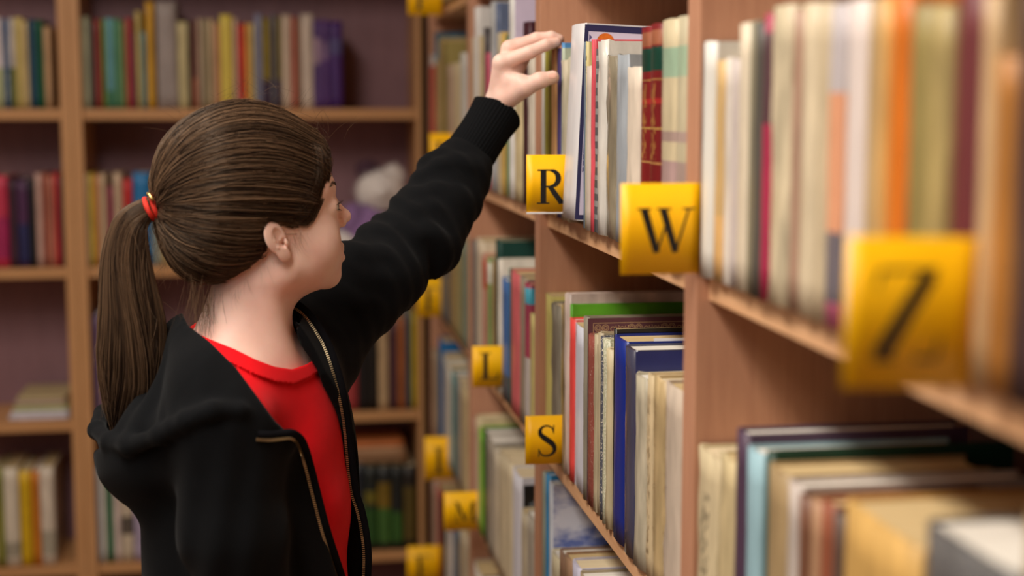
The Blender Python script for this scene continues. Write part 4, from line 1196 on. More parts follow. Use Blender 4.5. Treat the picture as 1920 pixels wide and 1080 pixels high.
def jacket_fn(P_):
    px, py, dep = to_px(P_)
    w = np.float32(.0022) * wob(P_, 45, 4)
    d = torso(P_) - np.float32(.020)
    d = smin(d, ell_rot(P_, CH + np.array([-.035, .0, -.10]), TAX, (.085, .132, .22)), .05)
    # near arm hanging
    ra = chain(P_, RA, RR_, .02) + np.float32(.0018) * np.sin(px * .09 + py * .012)
    d = smin(d, ra, .018)
    # hood: yoke over the shoulders, pouch at the back, rim
    yoke = chain(P_, [pt(372, 640, 1.655), pt(402, 712, 1.60), pt(465, 772, 1.578), pt(535, 812, 1.59)], [.028, .042, .024, .010], .02)
    yoke = smin(yoke, cap(P_, pt(350, 640, 1.70), pt(330, 740, 1.74), .03, .05), .03)
    d = smin(d, yoke, .03)
    pouch = chain(P_, [pt(266, 818, 1.66), pt(272, 862, 1.655), pt(300, 925, 1.65)], [.052, .048, .034], .02)
    pouch = smin(pouch, cap(P_, pt(262, 826, 1.74), pt(300, 900, 1.72), .045, .04), .04)
    pouch = smin(pouch, cap(P_, pt(290, 850, 1.62), pt(390, 815, 1.60), .045, .045), .04)
    pouch = smax(pouch, -ell(P_, pt(240, 785, 1.685), (.052, .074, .038)), .012)
    d = smin(d, pouch, .02)
    rim = chain(P_, HOOD, [.005, .007, .008, .009, .0095, .0095, .0095, .0095, .009, .009, .009, .01], .006)
    d = smin(d, rim, .006)
    for a, b in (((352, 630, 1.672), (242, 832, 1.580)), ((372, 645, 1.655), (300, 814, 1.549)), ((390, 672, 1.635), (325, 800, 1.540)), ((402, 692, 1.622), (352, 787, 1.534)), ((422, 715, 1.608), (377, 777, 1.530)),
                 ((440, 735, 1.597), (400, 769, 1.530)), ((462, 757, 1.590), (426, 768, 1.535)), ((484, 777, 1.586), (452, 770, 1.541)), ((515, 802, 1.586), (500, 795, 1.564))):
        d = smin(d, cap(P_, pt(*a), pt(*b), .012, .0075), .012)
    d = d + w
    # open front: near panel ends at the zip, far half starts behind the chest
    bx = np.interp(py, BXY, BXX).astype(np.float32)
    cut = (px - bx) * dep / F_PX
    fx = np.interp(py, FXY, FXX).astype(np.float32)
    far = np.maximum((fx - px) * dep / F_PX, np.interp(py, [700, 880], [1.70, 1.772]).astype(np.float32) - P_[:, 1])
    d = smax(d, np.minimum(cut, far), .003)
    d = np.maximum(d, -(shirt_solid(P_) - np.float32(.0015)))
    # far arm raised to the shelf
    la = chain(P_, LA, LR, .03)
    A, B = LA[1], LA[3]
    t = np.clip(((P_ - LA[0].astype(np.float32)) @ (LA[4] - LA[0]).astype(np.float32)) / np.float32(((LA[4] - LA[0]) ** 2).sum()), 0, 1)
    la = la - sleeve_wr(P_, A, B, 1.0, .0042) * (.35 + np.exp(-((t - .52) / .2) ** 2) + .7 * np.exp(-((t - .9) / .1) ** 2))
    la = smin(la, cap(P_, pt(838, 352, 2.05), pt(866, 312, 2.075), .045, .0415), .006)
    d = smin(d, la, .03)
    return d

def cuff_fn(P_):
    u = (CUFF1 - CUFF0) / np.linalg.norm(CUFF1 - CUFF0); v = P_ - CUFF0.astype(np.float32); s = v @ u.astype(np.float32)
    rad = np.sqrt(np.maximum((v ** 2).sum(1) - s ** 2, 0)); Lc = np.linalg.norm(CUFF1 - CUFF0)
    e1 = np.cross(u, [0, 1, 0]); e1 /= np.linalg.norm(e1); e2 = np.cross(u, e1)
    th = np.arctan2(v @ e2.astype(np.float32), v @ e1.astype(np.float32))
    rc = .0338 + .0032 * np.clip(s / Lc, 0, 1.1) ** 2 + .0005 * np.sin(th * 44) + .0012 * np.sin(th * 2 + s * 60)
    d = np.maximum(rad - rc, np.maximum(-s, s - Lc + .004 * np.sin(th * 2 + .6)))
    hole = np.maximum(rad - rc + .0032, -(s - .45 * Lc))
    return smax(d, -hole, .0015)
V, Q = surface(jacket_fn, pt(150, 1180, 1.74) * np.array([1, 0, 1]) + np.array([-.02, 1.46, 0]), np.array([.02, 2.16, 1.50]), .0038, 'hoodie')
hoodie = body_part('hoodie', V, Q, BLACK)
V, Q = surface(cuff_fn, np.minimum(CUFF0, CUFF1) - .045, np.maximum(CUFF0, CUFF1) + .045, .0013, 'cuff')
body_part('cuff', V, Q, BLACK, None).parent = hoodie
V, Q = surface(shirt_fn, [-.42, 1.55, .74], [-.14, 1.92, 1.25], .0022, 'shirt')
shirt = body_part('shirt', V, Q, RED)

# ---- hand
WR = pt(934, 197, 2.105)
def hand_fn(P_):
    g = lambda *a: pt(*a)
    d = cap(P_, pt(880, 280, 2.092), WR, .021, .0195)
    mcp = [(940, 118, 2.083), (956, 92, 2.10), (972, 86, 2.118), (986, 96, 2.134)]
    mr = [.0125, .0122, .0115, .0105]
    for a, r in zip(mcp, mr):
        d = smin(d, cap(P_, WR + (pt(*a) - WR) * .1, pt(*a), .0155, r), .008)
    d = smin(d, cap(P_, pt(950, 165, 2.09), pt(968, 125, 2.10), .014, .012), .010)
    fing = [([(940, 118, 2.083), (993, 98, 2.08), (1024, 84, 2.083), (1044, 79, 2.088)], [.0112, .0092, .0080, .0066]),
            ([(956, 92, 2.10), (1006, 73, 2.10), (1034, 69, 2.10), (1049, 73, 2.10)], [.0112, .0090, .0076, .0064]),
            ([(972, 86, 2.118), (1016, 76, 2.12), (1038, 74, 2.118), (1050, 77, 2.115)], [.0105, .0086, .0074, .0062]),
            ([(986, 96, 2.134), (1016, 82, 2.138), (1034, 82, 2.135), (1044, 83, 2.13)], [.0096, .0076, .0066, .0056])]
    fd = None
    for ps, rs in fing:
        e = chain(P_, [pt(*p) for p in ps], rs, .003)
        fd = e if fd is None else np.minimum(fd, e)
    d = smin(d, fd, .004)
    th = chain(P_, [pt(948, 185, 2.088), pt(984, 163, 2.072), pt(1012, 151, 2.066), pt(1036, 145, 2.070)], [.0165, .0130, .0104, .0092], .006)
    d = smin(d, th, .009)
    d = smin(d, cap(P_, pt(958, 150, 2.08), pt(972, 150, 2.075), .010, .008), .012)
    return d
# thumb nail
NAIL = plain('fingernail', (238, 186, 168), .25, .5)
def nail_fn(P_):
    base = chain(P_, [pt(1012, 151, 2.066), pt(1036, 145, 2.070)], [.0104, .0092], .001) - .0004
    return np.maximum(base, ell(P_, pt(1036, 142, 2.0595), (.0062, .006, .0046)))
V2, Q2 = surface(nail_fn, pt(1015, 160, 2.05) - .008, pt(1050, 125, 2.07) + .008, .0006, 'nail')

def body_fn(P_):
    arm = chain(P_, [SH_L, LA[1], LA[2], LA[3], pt(880, 280, 2.092)], [.040, .034, .032, .026, .021], .02)
    left = P_[:, 0] < -.10
    d = arm.copy()
    if left.any(): d[left] = np.minimum(arm[left], skin_fn(P_[left]))
    if (~left).any(): d[~left] = np.minimum(arm[~left], hand_fn(P_[~left]))
    return d
V, Q = surface(body_fn, [-.46, 1.545, 1.04], [.10, 2.17, 1.64], .0016, 'body')
body_part('body', V, Q, SKIN)
body_part('thumbnail', V2, Q2, NAIL)

# ---- ear
def ear_fn(P_):
    q = (to_head(P_) - np.array([.75, -7.1, .3], np.float32)) / np.float32(.88)
    # plane of the ear: x back-to-front, z up; thickness along y, flared away from the skull at the back
    y = q[:, 1] - np.float32(.38) * (q[:, 0] - .8); x = q[:, 0] + .18 * q[:, 2]; z = q[:, 2]
    s = np.stack([x, y, z], 1)
    up = ell(s, (-.25, 0, .55), (1.52, .50, 2.15))
    lobe = ell(s, (.25, 0, -1.75), (.95, .42, 1.0))
    d = smin(up, lobe, .5)
    bowl = ell(s, (.18, -.62, .45), (.98, .62, 1.52))
    d = smax(d, -bowl, .18)
    conc = ell(s, (.55, -.3, -.25), (.62, .6, .72)); d = smax(d, -conc, .15)
    anti = chain(s, [(-.55, -.12, 1.2), (-.62, -.16, .2), (-.35, -.18, -.7), (.2, -.2, -1.05)], [.2, .24, .26, .22], .2)
    d = smin(d, anti, .15)
    d = smin(d, ell(s, (1.05, -.15, -.35), (.30, .34, .5)), .2)
    d = smin(d, cap(s, (1.1, .2, 1.0), (.35, .1, .1), .2, .16), .25)
    return d * np.float32(.88) / 100
c0 = from_head([.75, -7.1, .3])
V, Q = surface(ear_fn, c0 - .034, c0 + .034, .0008, 'ear')
body_part('ear', V, Q, SKIN)
def ear_far(P_):
    q = (P_ - HO.astype(np.float32)); yy = q @ HY.astype(np.float32)
    return ear_fn(P_ - 2 * yy[:, None] * HY.astype(np.float32))
c1 = from_head([.75, 7.1, .3])
V, Q = surface(ear_far, c1 - .034, c1 + .034, .0014, 'ear')
body_part('ear', V, Q, SKIN)

# ---- eyes
EYE = plain('eye_white', (226, 218, 212), .15, .6); IRIS = plain('brown_iris', (60, 40, 28), .1, .6)
for s in (-1, 1):
    bm = bmesh.new(); bmesh.ops.create_uvsphere(bm, u_segments=24, v_segments=16, radius=.0121)
    me = bpy.data.meshes.new('eye'); bm.to_mesh(me); bm.free()
    me.polygons.foreach_set('use_smooth', [True] * len(me.polygons))
    ey = link('eye', me, EYE, girl); ey.location = Vector(from_head([8.35, 3.05 * s, 2.75]) - ORG)
    bm = bmesh.new(); bmesh.ops.create_uvsphere(bm, u_segments=20, v_segments=10, radius=.0058)
    me = bpy.data.meshes.new('iris'); bm.to_mesh(me); bm.free()
    ir = link('iris', me, IRIS, ey); ir.location = Vector(HX * .0075)

# ---- legs and shoes (below the picture)
hipz = .80
def legs_fn(P_):
    d = ell_rot(P_, CH + np.array([0, 0, hipz - .04 - CH[2]]), TAX, (.10, .135, .12))
    for s in (-1, 1):
        hp = CH + TY * .075 * s; hp[2] = hipz - .03
        kn = CH + TY * .085 * s + TX * .01; kn[2] = .42
        an = CH + TY * .09 * s; an[2] = .09
        d = smin(d, chain(P_, [hp, kn, an], [.078, .056, .046], .03), .03)
    return d
V, Q = surface(legs_fn, CH * np.array([1, 1, 0]) + np.array([-.2, -.26, .03]), CH * np.array([1, 1, 0]) + np.array([.2, .26, .95]), .008, 'jeans')
body_part('jeans', V, Q, DENIM)
for s in (-1, 1):
    def shoe_fn(P_):
        a = CH + TY * .09 * s; a[2] = .035
        d = chain(P_, [a - TX * .05, a + TX * .06, a + TX * .12], [.036, .038, .03], .02)
        b = a.copy(); b[2] = .07
        d = smin(d, cap(P_, b - TX * .03, b, .038, .036), .02)
        return np.maximum(d, .001 - P_[:, 2])
    a = CH + TY * .09 * s
    V, Q = surface(shoe_fn, a * np.array([1, 1, 0]) + np.array([-.15, -.12, -.01]), a * np.array([1, 1, 0]) + np.array([.2, .12, .14]), .006, 'shoe')
    body_part('shoe', V, Q, SHOE)
# ------------------------------------------------------------------ hair
def head_hit(px, py, fn, d0=1.45, d1=1.95, n=400):
    Ds = np.linspace(d0, d1, n); base = ray_h(px, py)
    P_ = np.stack([base * (D / base[1]) for D in Ds]); P_[:, 2] += CAM_H
    v = fn(P_.astype(np.float32)); k = np.argmax(v < 0)
    return P_[k] if v[k] < 0 else None
def on_mid(px, py, off=0.0):
    d = ray_h(px, py); o = np.array([0, 0, CAM_H]); k = ((HO + HY * off - o) @ HY) / (d @ HY)
    return o + d * k
def hair_d(q):
    d = ell(q, (-0.5, 0, 5.9), (10.3, 8.4, 10.0))
    d = smin(d, ell(q, (-3.9, 0, 1.4), (6.2, 6.3, 6.4)), 2.2)
    d = smin(d, ell(q, (7.0, 0, 7.6), (3.0, 5.2, 4.0)), 2.0)            # lifted front
    return d
_hl = [(622, 300), (622, 335), (607, 385), (588, 422), (566, 446), (548, 446), (532, 424), (512, 416), (497, 440), (489, 492), (462, 524), (424, 548), (392, 566)]
_hq = []
for p in _hl:
    h_ = head_hit(p[0], p[1], lambda P_: head_only(to_head(P_)) / 100)
    if h_ is not None: _hq.append(to_head(h_[None].astype(np.float32))[0])
_hq = np.array(sorted([(q[0], q[2]) for q in _hq]))
HLX = np.concatenate([[-12], _hq[:, 0], [max(_hq[-1, 0] + .6, 9.6), 14]]); HLZ = np.concatenate([[-7.5], _hq[:, 1], [8.2, 8.8]])
def hair_m(q): return q[:, 2] - np.interp(q[:, 0], HLX, HLZ).astype(np.float32)
def cap_fn(P_):
    q = to_head(P_); m = hair_m(q)
    d = hair_d(q) + np.float32(1.25) * np.exp(-np.maximum(m, 0) / np.float32(1.3))
    d = smax(d, -m * np.float32(.8), .8)
    return d / 100
V, Q = surface(cap_fn, HO - np.array([.15, .14, .11]), HO + np.array([.15, .14, .19]), .0026, 'hair')

def hair_mat(name, dark, light, rough):
    m, nt, b = new_mat(name, rough, .5)
    at = nd(nt, 'ShaderNodeAttribute'); at.attribute_name = 'tone'
    r = nd(nt, 'ShaderNodeValToRGB'); r.color_ramp.elements[0].color = lin(dark) + (1,); r.color_ramp.elements[1].color = lin(light) + (1,)
    nt.links.new(at.outputs['Fac'], r.inputs['Fac']); nt.links.new(r.outputs['Color'], b.inputs['Base Color'])
    b.inputs['Specular Tint'].default_value = (.85, .66, .5, 1)
    return m
HAIR = hair_mat('brown_hair', (34, 24, 20), (146, 114, 86), .32)
HAIR_BASE = plain('brown_hair_under', (50, 35, 28), .5, .4, .25, 300)
body_part('hair', V, Q, HAIR_BASE)
cap_v = V

def strands_mesh(name, paths, radii, tones):
    """paths: (n, k, 3); radii: (n, k); three-sided tapering strands"""
    n, k, _ = paths.shape
    tan = np.gradient(paths, axis=1); tan /= np.linalg.norm(tan, axis=2, keepdims=True) + 1e-12
    ref = np.array([.31, -.83, .46]); e1 = np.cross(tan, ref); e1 /= np.linalg.norm(e1, axis=2, keepdims=True) + 1e-12
    e2 = np.cross(tan, e1)
    ring_ = []
    for j in range(3):
        a = 2 * math.pi * j / 3
        ring_.append(paths + radii[..., None] * (math.cos(a) * e1 + math.sin(a) * e2))
    Vv = np.stack(ring_, 2).reshape(-1, 3)                     # n, k, 3
    i = np.arange(n)[:, None, None] * (k * 3) + np.arange(k - 1)[None, :, None] * 3
    j = np.arange(3)[None, None, :]; j2 = (j + 1) % 3
    Qq = np.stack([i + j, i + j2, i + 3 + j2, i + 3 + j], -1).reshape(-1, 4)
    me = np_mesh(name, Vv - ORG, Qq)
    at = me.attributes.new('tone', 'FLOAT', 'POINT')
    at.data.foreach_set('value', np.repeat(tones, k * 3).astype(np.float32))
    return me

rs = np.random.RandomState(11)
TIE = on_mid(296, 388); TIEq = to_head(TIE[None].astype(np.float32))[0].astype(float)
HC = np.array([-1.0, 0, 3.6])
def shell_r(dirs):
    lo_ = np.full(len(dirs), 3.0); hi_ = np.full(len(dirs), 16.0)
    for _ in range(16):
        mid_ = (lo_ + hi_) / 2; q = (HC + dirs * mid_[:, None]).astype(np.float32)
        dd = hair_d(q) + 1.25 * np.exp(-np.maximum(hair_m(q), 0) / 1.3)
        ins = dd < 0; lo_ = np.where(ins, mid_, lo_); hi_ = np.where(ins, hi_, mid_)
    return (lo_ + hi_) / 2
def groom(start, K, lift, side, conv, short=None):
    n = len(start)
    d0 = start - HC; d0 /= np.linalg.norm(d0, axis=1, keepdims=True)
    d1 = TIEq - HC; d1 = d1 / np.linalg.norm(d1)
    ang = np.arccos(np.clip(d0 @ d1, -1, 1)); t = np.linspace(0, 1, K) ** .92
    out = np.empty((n, K, 3))
    nor = np.cross(d0, d1); nor /= np.linalg.norm(nor, axis=1, keepdims=True) + 1e-9
    for j, tt in enumerate(t):
        a = np.sin((1 - tt) * ang) / (np.sin(ang) + 1e-6); b = np.sin(tt * ang) / (np.sin(ang) + 1e-6)
        dr = a[:, None] * d0 + b[:, None] * d1 + nor * (side * math.sin(math.pi * tt))[:, None]
        dr /= np.linalg.norm(dr, axis=1, keepdims=True)
        r = shell_r(dr) + .03 + lift * math.sin(math.pi * min(1, tt * 1.15 + .12)) ** .7
        q = HC + dr * r[:, None]
        w = max(0, (tt - .80) / .20); w = w * w * (3 - 2 * w)
        out[:, j] = q * (1 - w) + (TIEq + conv) * w
    return np.stack([from_head(out[:, j]) for j in range(K)], 1)
qv = to_head(cap_v.astype(np.float32)).astype(float); mv = hair_m(qv.astype(np.float32))
far_ = np.linalg.norm(qv - TIEq, axis=1) > 2.5
outer = np.where((mv > .02) & far_ & (hair_d(qv.astype(np.float32)) > -2.2))[0]
edge = np.where((mv > .0) & (mv < 1.4) & far_)[0]
NS = 6500
pick = np.concatenate([rs.choice(edge, NS // 2), rs.choice(outer, NS // 2)])
st = qv[pick] + rs.normal(0, .08, (NS, 3))
lift = np.abs(rs.normal(0, .16, NS)) + .02
clump = np.sin(st[:, 2] * 2.3 + st[:, 0] * .9 + .8 * np.sin(st[:, 0])) + np.sin(st[:, 2] * 6.1 - st[:, 1] * 1.9 + st[:, 0])
side = rs.normal(0, .035, NS) + .03 * clump
conv = rs.normal(0, .42, (NS, 3))
paths = groom(st, 15, lift + .05 * clump.clip(0), side, conv)
rad = (.00020 + .00022 * rs.rand(NS) ** 2)[:, None] * np.interp(np.linspace(0, 1, 15), [0, .08, .9, 1], [.35, 1, 1, .8])[None]
tone = np.clip(.20 + .19 * clump + rs.normal(0, .24, NS), 0, 1)
link('hair_strands', strands_mesh('hair_strands', paths, rad, tone), HAIR, girl)['kind'] = 'stuff'

# loose fine hairs: crown, temple, nape
def wisps(hooks, n, length, spread, drop, name, seed, r0=.00013, K=9, curl=.35):
    rr = np.random.RandomState(seed); ps = np.empty((n, K, 3))
    for i in range(n):
        h_ = hooks[rr.randint(len(hooks))]; p = h_[0] + rr.normal(0, h_[2], 3); d = h_[1] + rr.normal(0, spread, 3); d /= np.linalg.norm(d)
        L = length * rr.uniform(.4, 1.2); cv = rr.normal(0, curl, 3)
        for j in range(K):
            ps[i, j] = p; p = p + d * L / (K - 1); d = d + cv / (K - 1) + np.array([0, 0, -drop / (K - 1)]); d /= np.linalg.norm(d)
    return ps
hooks = []
for px, py in [(350, 232), (400, 205), (450, 193), (500, 190), (545, 200), (585, 228), (605, 255)]:
    p = on_mid(px, py + 6); hooks.append((p, np.array([-.8, -.1, .35]), .012))
    hooks.append((p, np.array([.6, -.1, .5]), .01))
w1 = wisps(hooks, 90, .045, .5, .5, 'w', 1)
hooks = []
for px, py, dx, dz in [(558, 440, .25, -1), (566, 437, .3, -1), (552, 446, .2, -1), (498, 492, .2, -1), (488, 500, .1, -1), (465, 524, .1, -1), (440, 545, -.1, -1), (410, 555, -.2, -1), (392, 560, -.3, -1)]:
    p = head_hit(px, py, skin_fn)
    if p is not None: hooks.append((p + np.array([0, -.003, 0]), np.array([dx, -.12, dz]), .004))
w2 = wisps(hooks, 70, .022, .2, .3, 'w', 2, curl=.5)
hooks = []
for px, py in [(380, 545), (388, 560), (395, 570), (375, 530)]:
    p = head_hit(px, py, skin_fn)
    if p is None: p = on_mid(px, py, -.03)
    hooks.append((p + np.array([-.002, -.003, 0]), np.array([-.12, -.1, -1]), .007))
w3 = wisps(hooks, 160, .075, .12, .2, 'w', 3, curl=.3)
hooks = [(on_mid(305 + k * 3, 400 + 10 * k), np.array([-.6, -.2, -.8]), .006) for k in range(9)]
w4 = wisps(hooks, 50, .05, .4, .4, 'w', 4)
allw = np.concatenate([w1, w2, w3, w4]); nw = len(allw)
rw = np.where(np.arange(nw) < 90, .00013, np.where(np.arange(nw) < 160, .00008, .00015))[:, None] * np.linspace(1, .35, 9)[None]
link('loose_hairs', strands_mesh('loose_hairs', allw, rw, np.clip(rs.normal(.45, .2, nw), 0, 1)), HAIR, girl)['kind'] = 'stuff'

# front hair swept down over the temple and back above the ear
def hits(px, py, fn, d0, d1, n=260):
    px, py = np.asarray(px, float), np.asarray(py, float); base = np.stack([ray_h(a, b) for a, b in zip(px, py)])
    Ds = np.linspace(d0, d1, n); P_ = base[:, None, :] * (Ds[None, :, None] / base[:, None, 1:2]); P_[..., 2] += CAM_H
    v = fn(P_.reshape(-1, 3).astype(np.float32)).reshape(len(px), n); k = np.argmax(v < 0, axis=1); ok = v[np.arange(len(px)), k] < 0
    return P_[np.arange(len(px)), k], ok
NB = 240
u_ = rs.rand(NB); v_ = rs.rand(NB)
cx = np.stack([560 + 46 * u_, 584 + 32 * u_, 588 + 29 * u_ ** .8, 570 + 32 * u_, 548 + 26 * u_ + 6 * v_, 520 + 22 * v_, 480 + 20 * v_], 1) + rs.normal(0, 2.0, (NB, 1))
cy = np.stack([212 + 48 * u_ + 14 * v_, 268 + 30 * u_, 322 + 16 * u_, 366 + 14 * u_ + 8 * v_, 398 + 18 * u_ + 8 * v_, 402 + 12 * v_, 398 + 14 * v_], 1) + rs.normal(0, 2.0, (NB, 1))
surf_ = lambda P_: np.minimum(cap_fn(P_), head_only(to_head(P_)) / 100)
P7, ok7 = hits(cx.ravel(), cy.ravel(), surf_, 1.55, 1.80)
P7 = P7.reshape(NB, 7, 3); ok7 = ok7.reshape(NB, 7).all(1); P7 = P7[ok7]
P7[:, :, 1] -= (.0015 + .003 * rs.rand(len(P7)))[:, None]
fr_ = np.array([np.array(catmull(list(p), 3)) for p in P7])
nfr, kfr = fr_.shape[:2]
link('front_hair', strands_mesh('front_hair', fr_, (.00018 + .0002 * rs.rand(nfr) ** 2)[:, None] * np.interp(np.linspace(0, 1, kfr), [0, .1, .8, 1], [.3, 1, 1, .3])[None], np.clip(.12 + .16 * np.sin(u_[ok7] * 23) + rs.normal(0, .16, nfr), 0, 1)), HAIR, girl)['kind'] = 'stuff'

# ponytail
PC = [(300, 389, 20), (282, 391, 20), (262, 402, 25), (244, 425, 33), (236, 470, 42), (238, 530, 50), (246, 600, 60), (248, 660, 64), (246, 715, 60), (238, 765, 46), (226, 800, 26), (214, 815, 10)]
pd = TIE[1]
PCD = [pd, pd - .004, pd - .008, pd - .012, pd - .014, pd - .014, pd - .012, pd - .010, pd - .006, pd, pd + .006, pd + .010]
cp = catmull([pt(p[0], p[1], D) for p, D in zip(PC, PCD)], 4); cp = np.array(cp)
cr = np.interp(np.linspace(0, len(PC) - 1, len(cp)), np.arange(len(PC)), [p[2] for p in PC]) / F_PX * pd
KP = len(cp)
NP_ = 4200
rho = np.sqrt(rs.rand(NP_)); th = rs.rand(NP_) * 2 * math.pi
rho = np.where(rs.rand(NP_) < .55, .88 + .16 * rs.rand(NP_), rho)
tw = rs.normal(0, .35, NP_); endk = rs.uniform(.72, 1.0, NP_) ** .6
tt = np.linspace(0, 1, KP)
tan = np.gradient(cp, axis=0); tan /= np.linalg.norm(tan, axis=1, keepdims=True)
e1 = np.cross(tan, np.array([0, 1.0, 0])); e1 /= np.linalg.norm(e1, axis=1, keepdims=True); e2 = np.cross(tan, e1)
pp = np.empty((NP_, KP, 3))
lock = np.sin(th * 5 + 1) * .5 + np.sin(th * 11) * .3
for j in range(KP):
    u = tt[j] * endk; jf = u * (KP - 1); j0 = np.minimum(jf.astype(int), KP - 2); fr = (jf - j0)[:, None]
    c_ = cp[j0] * (1 - fr) + cp[j0 + 1] * fr; r_ = cr[j0] * (1 - fr[:, 0]) + cr[j0 + 1] * fr[:, 0]
    a_ = th + tw * u + .12 * np.sin(u * 9 + th * 3)
    q_ = rho * r_ * (1 + .07 * lock * np.sin(u * 3.1))
    x1 = e1[j0] * (1 - fr) + e1[j0 + 1] * fr; x2 = e2[j0] * (1 - fr) + e2[j0 + 1] * fr
    pp[:, j] = c_ + x1 * (q_ * np.cos(a_))[:, None] + x2 * (.72 * q_ * np.sin(a_))[:, None]
rp_ = (.00022 + .00014 * rs.rand(NP_))[:, None] * np.interp(tt, [0, .9, 1], [1, 1, .3])[None]
tone = np.clip(.16 + .24 * lock + rs.normal(0, .18, NP_), 0, 1)
bmv, bmq = [], []
for j in range(KP):
    for a in range(20):
        an = 2 * math.pi * a / 20
        bmv.append(cp[j] + e1[j] * cr[j] * .84 * math.cos(an) + e2[j] * cr[j] * .60 * math.sin(an))
for j in range(KP - 1):
    for a in range(20):
        bmq.append((j * 20 + a, j * 20 + (a + 1) % 20, (j + 1) * 20 + (a + 1) % 20, (j + 1) * 20 + a))
pony = body_part('ponytail', np.array(bmv), np.array(bmq), HAIR_BASE)
link('hair_strands', strands_mesh('ponytail_strands', pp, rp_, tone), HAIR, pony)['kind'] = 'stuff'
# stray hairs around the ponytail
hooks = [(cp[k] + e1[k] * s * cr[k] * .95, np.array([-.1 * s, -.2, -1]) , .003) for k in range(6, KP - 8, 2) for s in (-1, 1)]
w5 = wisps(hooks, 150, .06, .28, .25, 'w', 5)
rw = np.full((150, 9), .00016) * np.linspace(1, .35, 9)[None]
link('loose_hairs', strands_mesh('ponytail_loose', w5, rw, np.clip(rs.normal(.5, .2, 150), 0, 1)), HAIR, pony)['kind'] = 'stuff'

# hair tie: three coils of red elastic and a gilt clasp
ELASTIC = plain('red_elastic', (232, 52, 34), .5, .4, .12, 900, .6, 1500)
GILT = plain('gilt_clasp', (226, 190, 120), .25, .5, metallic=1.0)
tie = None
def coil(c, nrm, R, r, name, mat, parent, squash=1.0, nu=48, nv=12, ridge=.0):
    nrm = nrm / np.linalg.norm(nrm); a = np.cross(nrm, [0, 1, .1]); a /= np.linalg.norm(a); b = np.cross(nrm, a); Vv, Qq = [], []
    for i in range(nu):
        u = 2 * math.pi * i / nu; d = a * math.cos(u) + b * math.sin(u) * squash
        for j in range(nv):
            v = 2 * math.pi * j / nv; rr = r * (1 + ridge * math.cos(3 * v + 5 * u))
            Vv.append(c + d * (R + rr * math.cos(v)) + nrm * rr * math.sin(v))
    for i in range(nu):
        for j in range(nv):
            Qq.append((i * nv + j, ((i + 1) % nu) * nv + j, ((i + 1) % nu) * nv + (j + 1) % nv, i * nv + (j + 1) % nv))
    return body_part(name, np.array(Vv), np.array(Qq), mat, parent)
tie = coil(pt(304, 386, pd), np.array([-.93, -.1, -.16]), .0122, .0031, 'hair_tie', ELASTIC, girl, 1, 48, 12, .08)
for (x, y, R_, n_) in [(292, 388, .0128, (-.95, -.1, -.30)), (280, 392, .0122, (-.92, -.1, -.40))]:
    o = coil(pt(x, y, pd - .002), np.array(n_), R_, .0030, 'coil', ELASTIC, None, 1, 48, 12, .08); o.parent = tie
Vv, Qq = [], []
ca, cb = pt(277, 362, pd - .016), pt(288, 376, pd - .020)
ax = cb - ca; ax /= np.linalg.norm(ax); a = np.cross(ax, [0, 1, 0]); a /= np.linalg.norm(a); b = np.cross(ax, a)
for k, (s, r) in enumerate([(0, .0006), (.0006, .0021), (.0012, .0024), (.5, .0025), (.93, .0024), (.97, .0019), (1, .0005)]):
    s = s if s > .01 else s * 100 * .01
    for j in range(14):
        an = 2 * math.pi * j / 14; Vv.append(ca + (cb - ca) * s + (a * math.cos(an) + b * math.sin(an)) * r)
for k in range(6):
    for j in range(14): Qq.append((k * 14 + j, k * 14 + (j + 1) % 14, (k + 1) * 14 + (j + 1) % 14, (k + 1) * 14 + j))
o = body_part('clasp', np.array(Vv), np.array(Qq), GILT); o.parent = tie

# brows and lashes
br = np.empty((90, 5, 3)); rr = np.random.RandomState(5)
for i in range(90):
    u = rr.rand(); q0 = np.array([10.2 - 1.9 * u, -1.3 - 2.9 * u, 5.0 + .35 * math.sin(u * 2.6) + rr.normal(0, .10)])
    d = np.array([-.35, -.8, .35 - .4 * u]); d /= np.linalg.norm(d)
    for j in range(5):
        q = q0 + d * .14 * j
        for _ in range(3):
            dd = head_only(q[None].astype(np.float32))[0]; g = np.array([head_only((q + .05 * np.eye(3)[k])[None].astype(np.float32))[0] - dd for k in range(3)]) / .05
            q = q - g * (dd - .05) / (g @ g + 1e-6)
        br[i, j] = from_head(q)
link('eyebrow', strands_mesh('eyebrow', br, np.full((90, 5), .0002) * np.linspace(1, .4, 5)[None], np.full(90, .05)), HAIR, girl)['kind'] = 'stuff'
la_ = np.empty((46, 6, 3))
for i in range(46):
    u = (i % 23) / 22; low = i >= 23
    a = math.radians(-70 + 125 * u); q0 = np.array([8.3 + 1.28 * math.cos(a) * .95, -3.05 - 1.28 * math.sin(a) * .95, 2.95 if not low else 2.42])
    d = np.array([math.cos(a), -math.sin(a) * .8, .25 if not low else -.35])
    for j in range(6):
        s = j / 5; la_[i, j] = from_head(q0 + d * s * (.75 if not low else .4) + np.array([0, 0, (.22 if not low else -.1) * s * s]))
link('eyelashes', strands_mesh('eyelashes', la_, np.full((46, 6), .00022) * np.linspace(1, .25, 6)[None], np.zeros(46)), HAIR, girl)['kind'] = 'stuff'

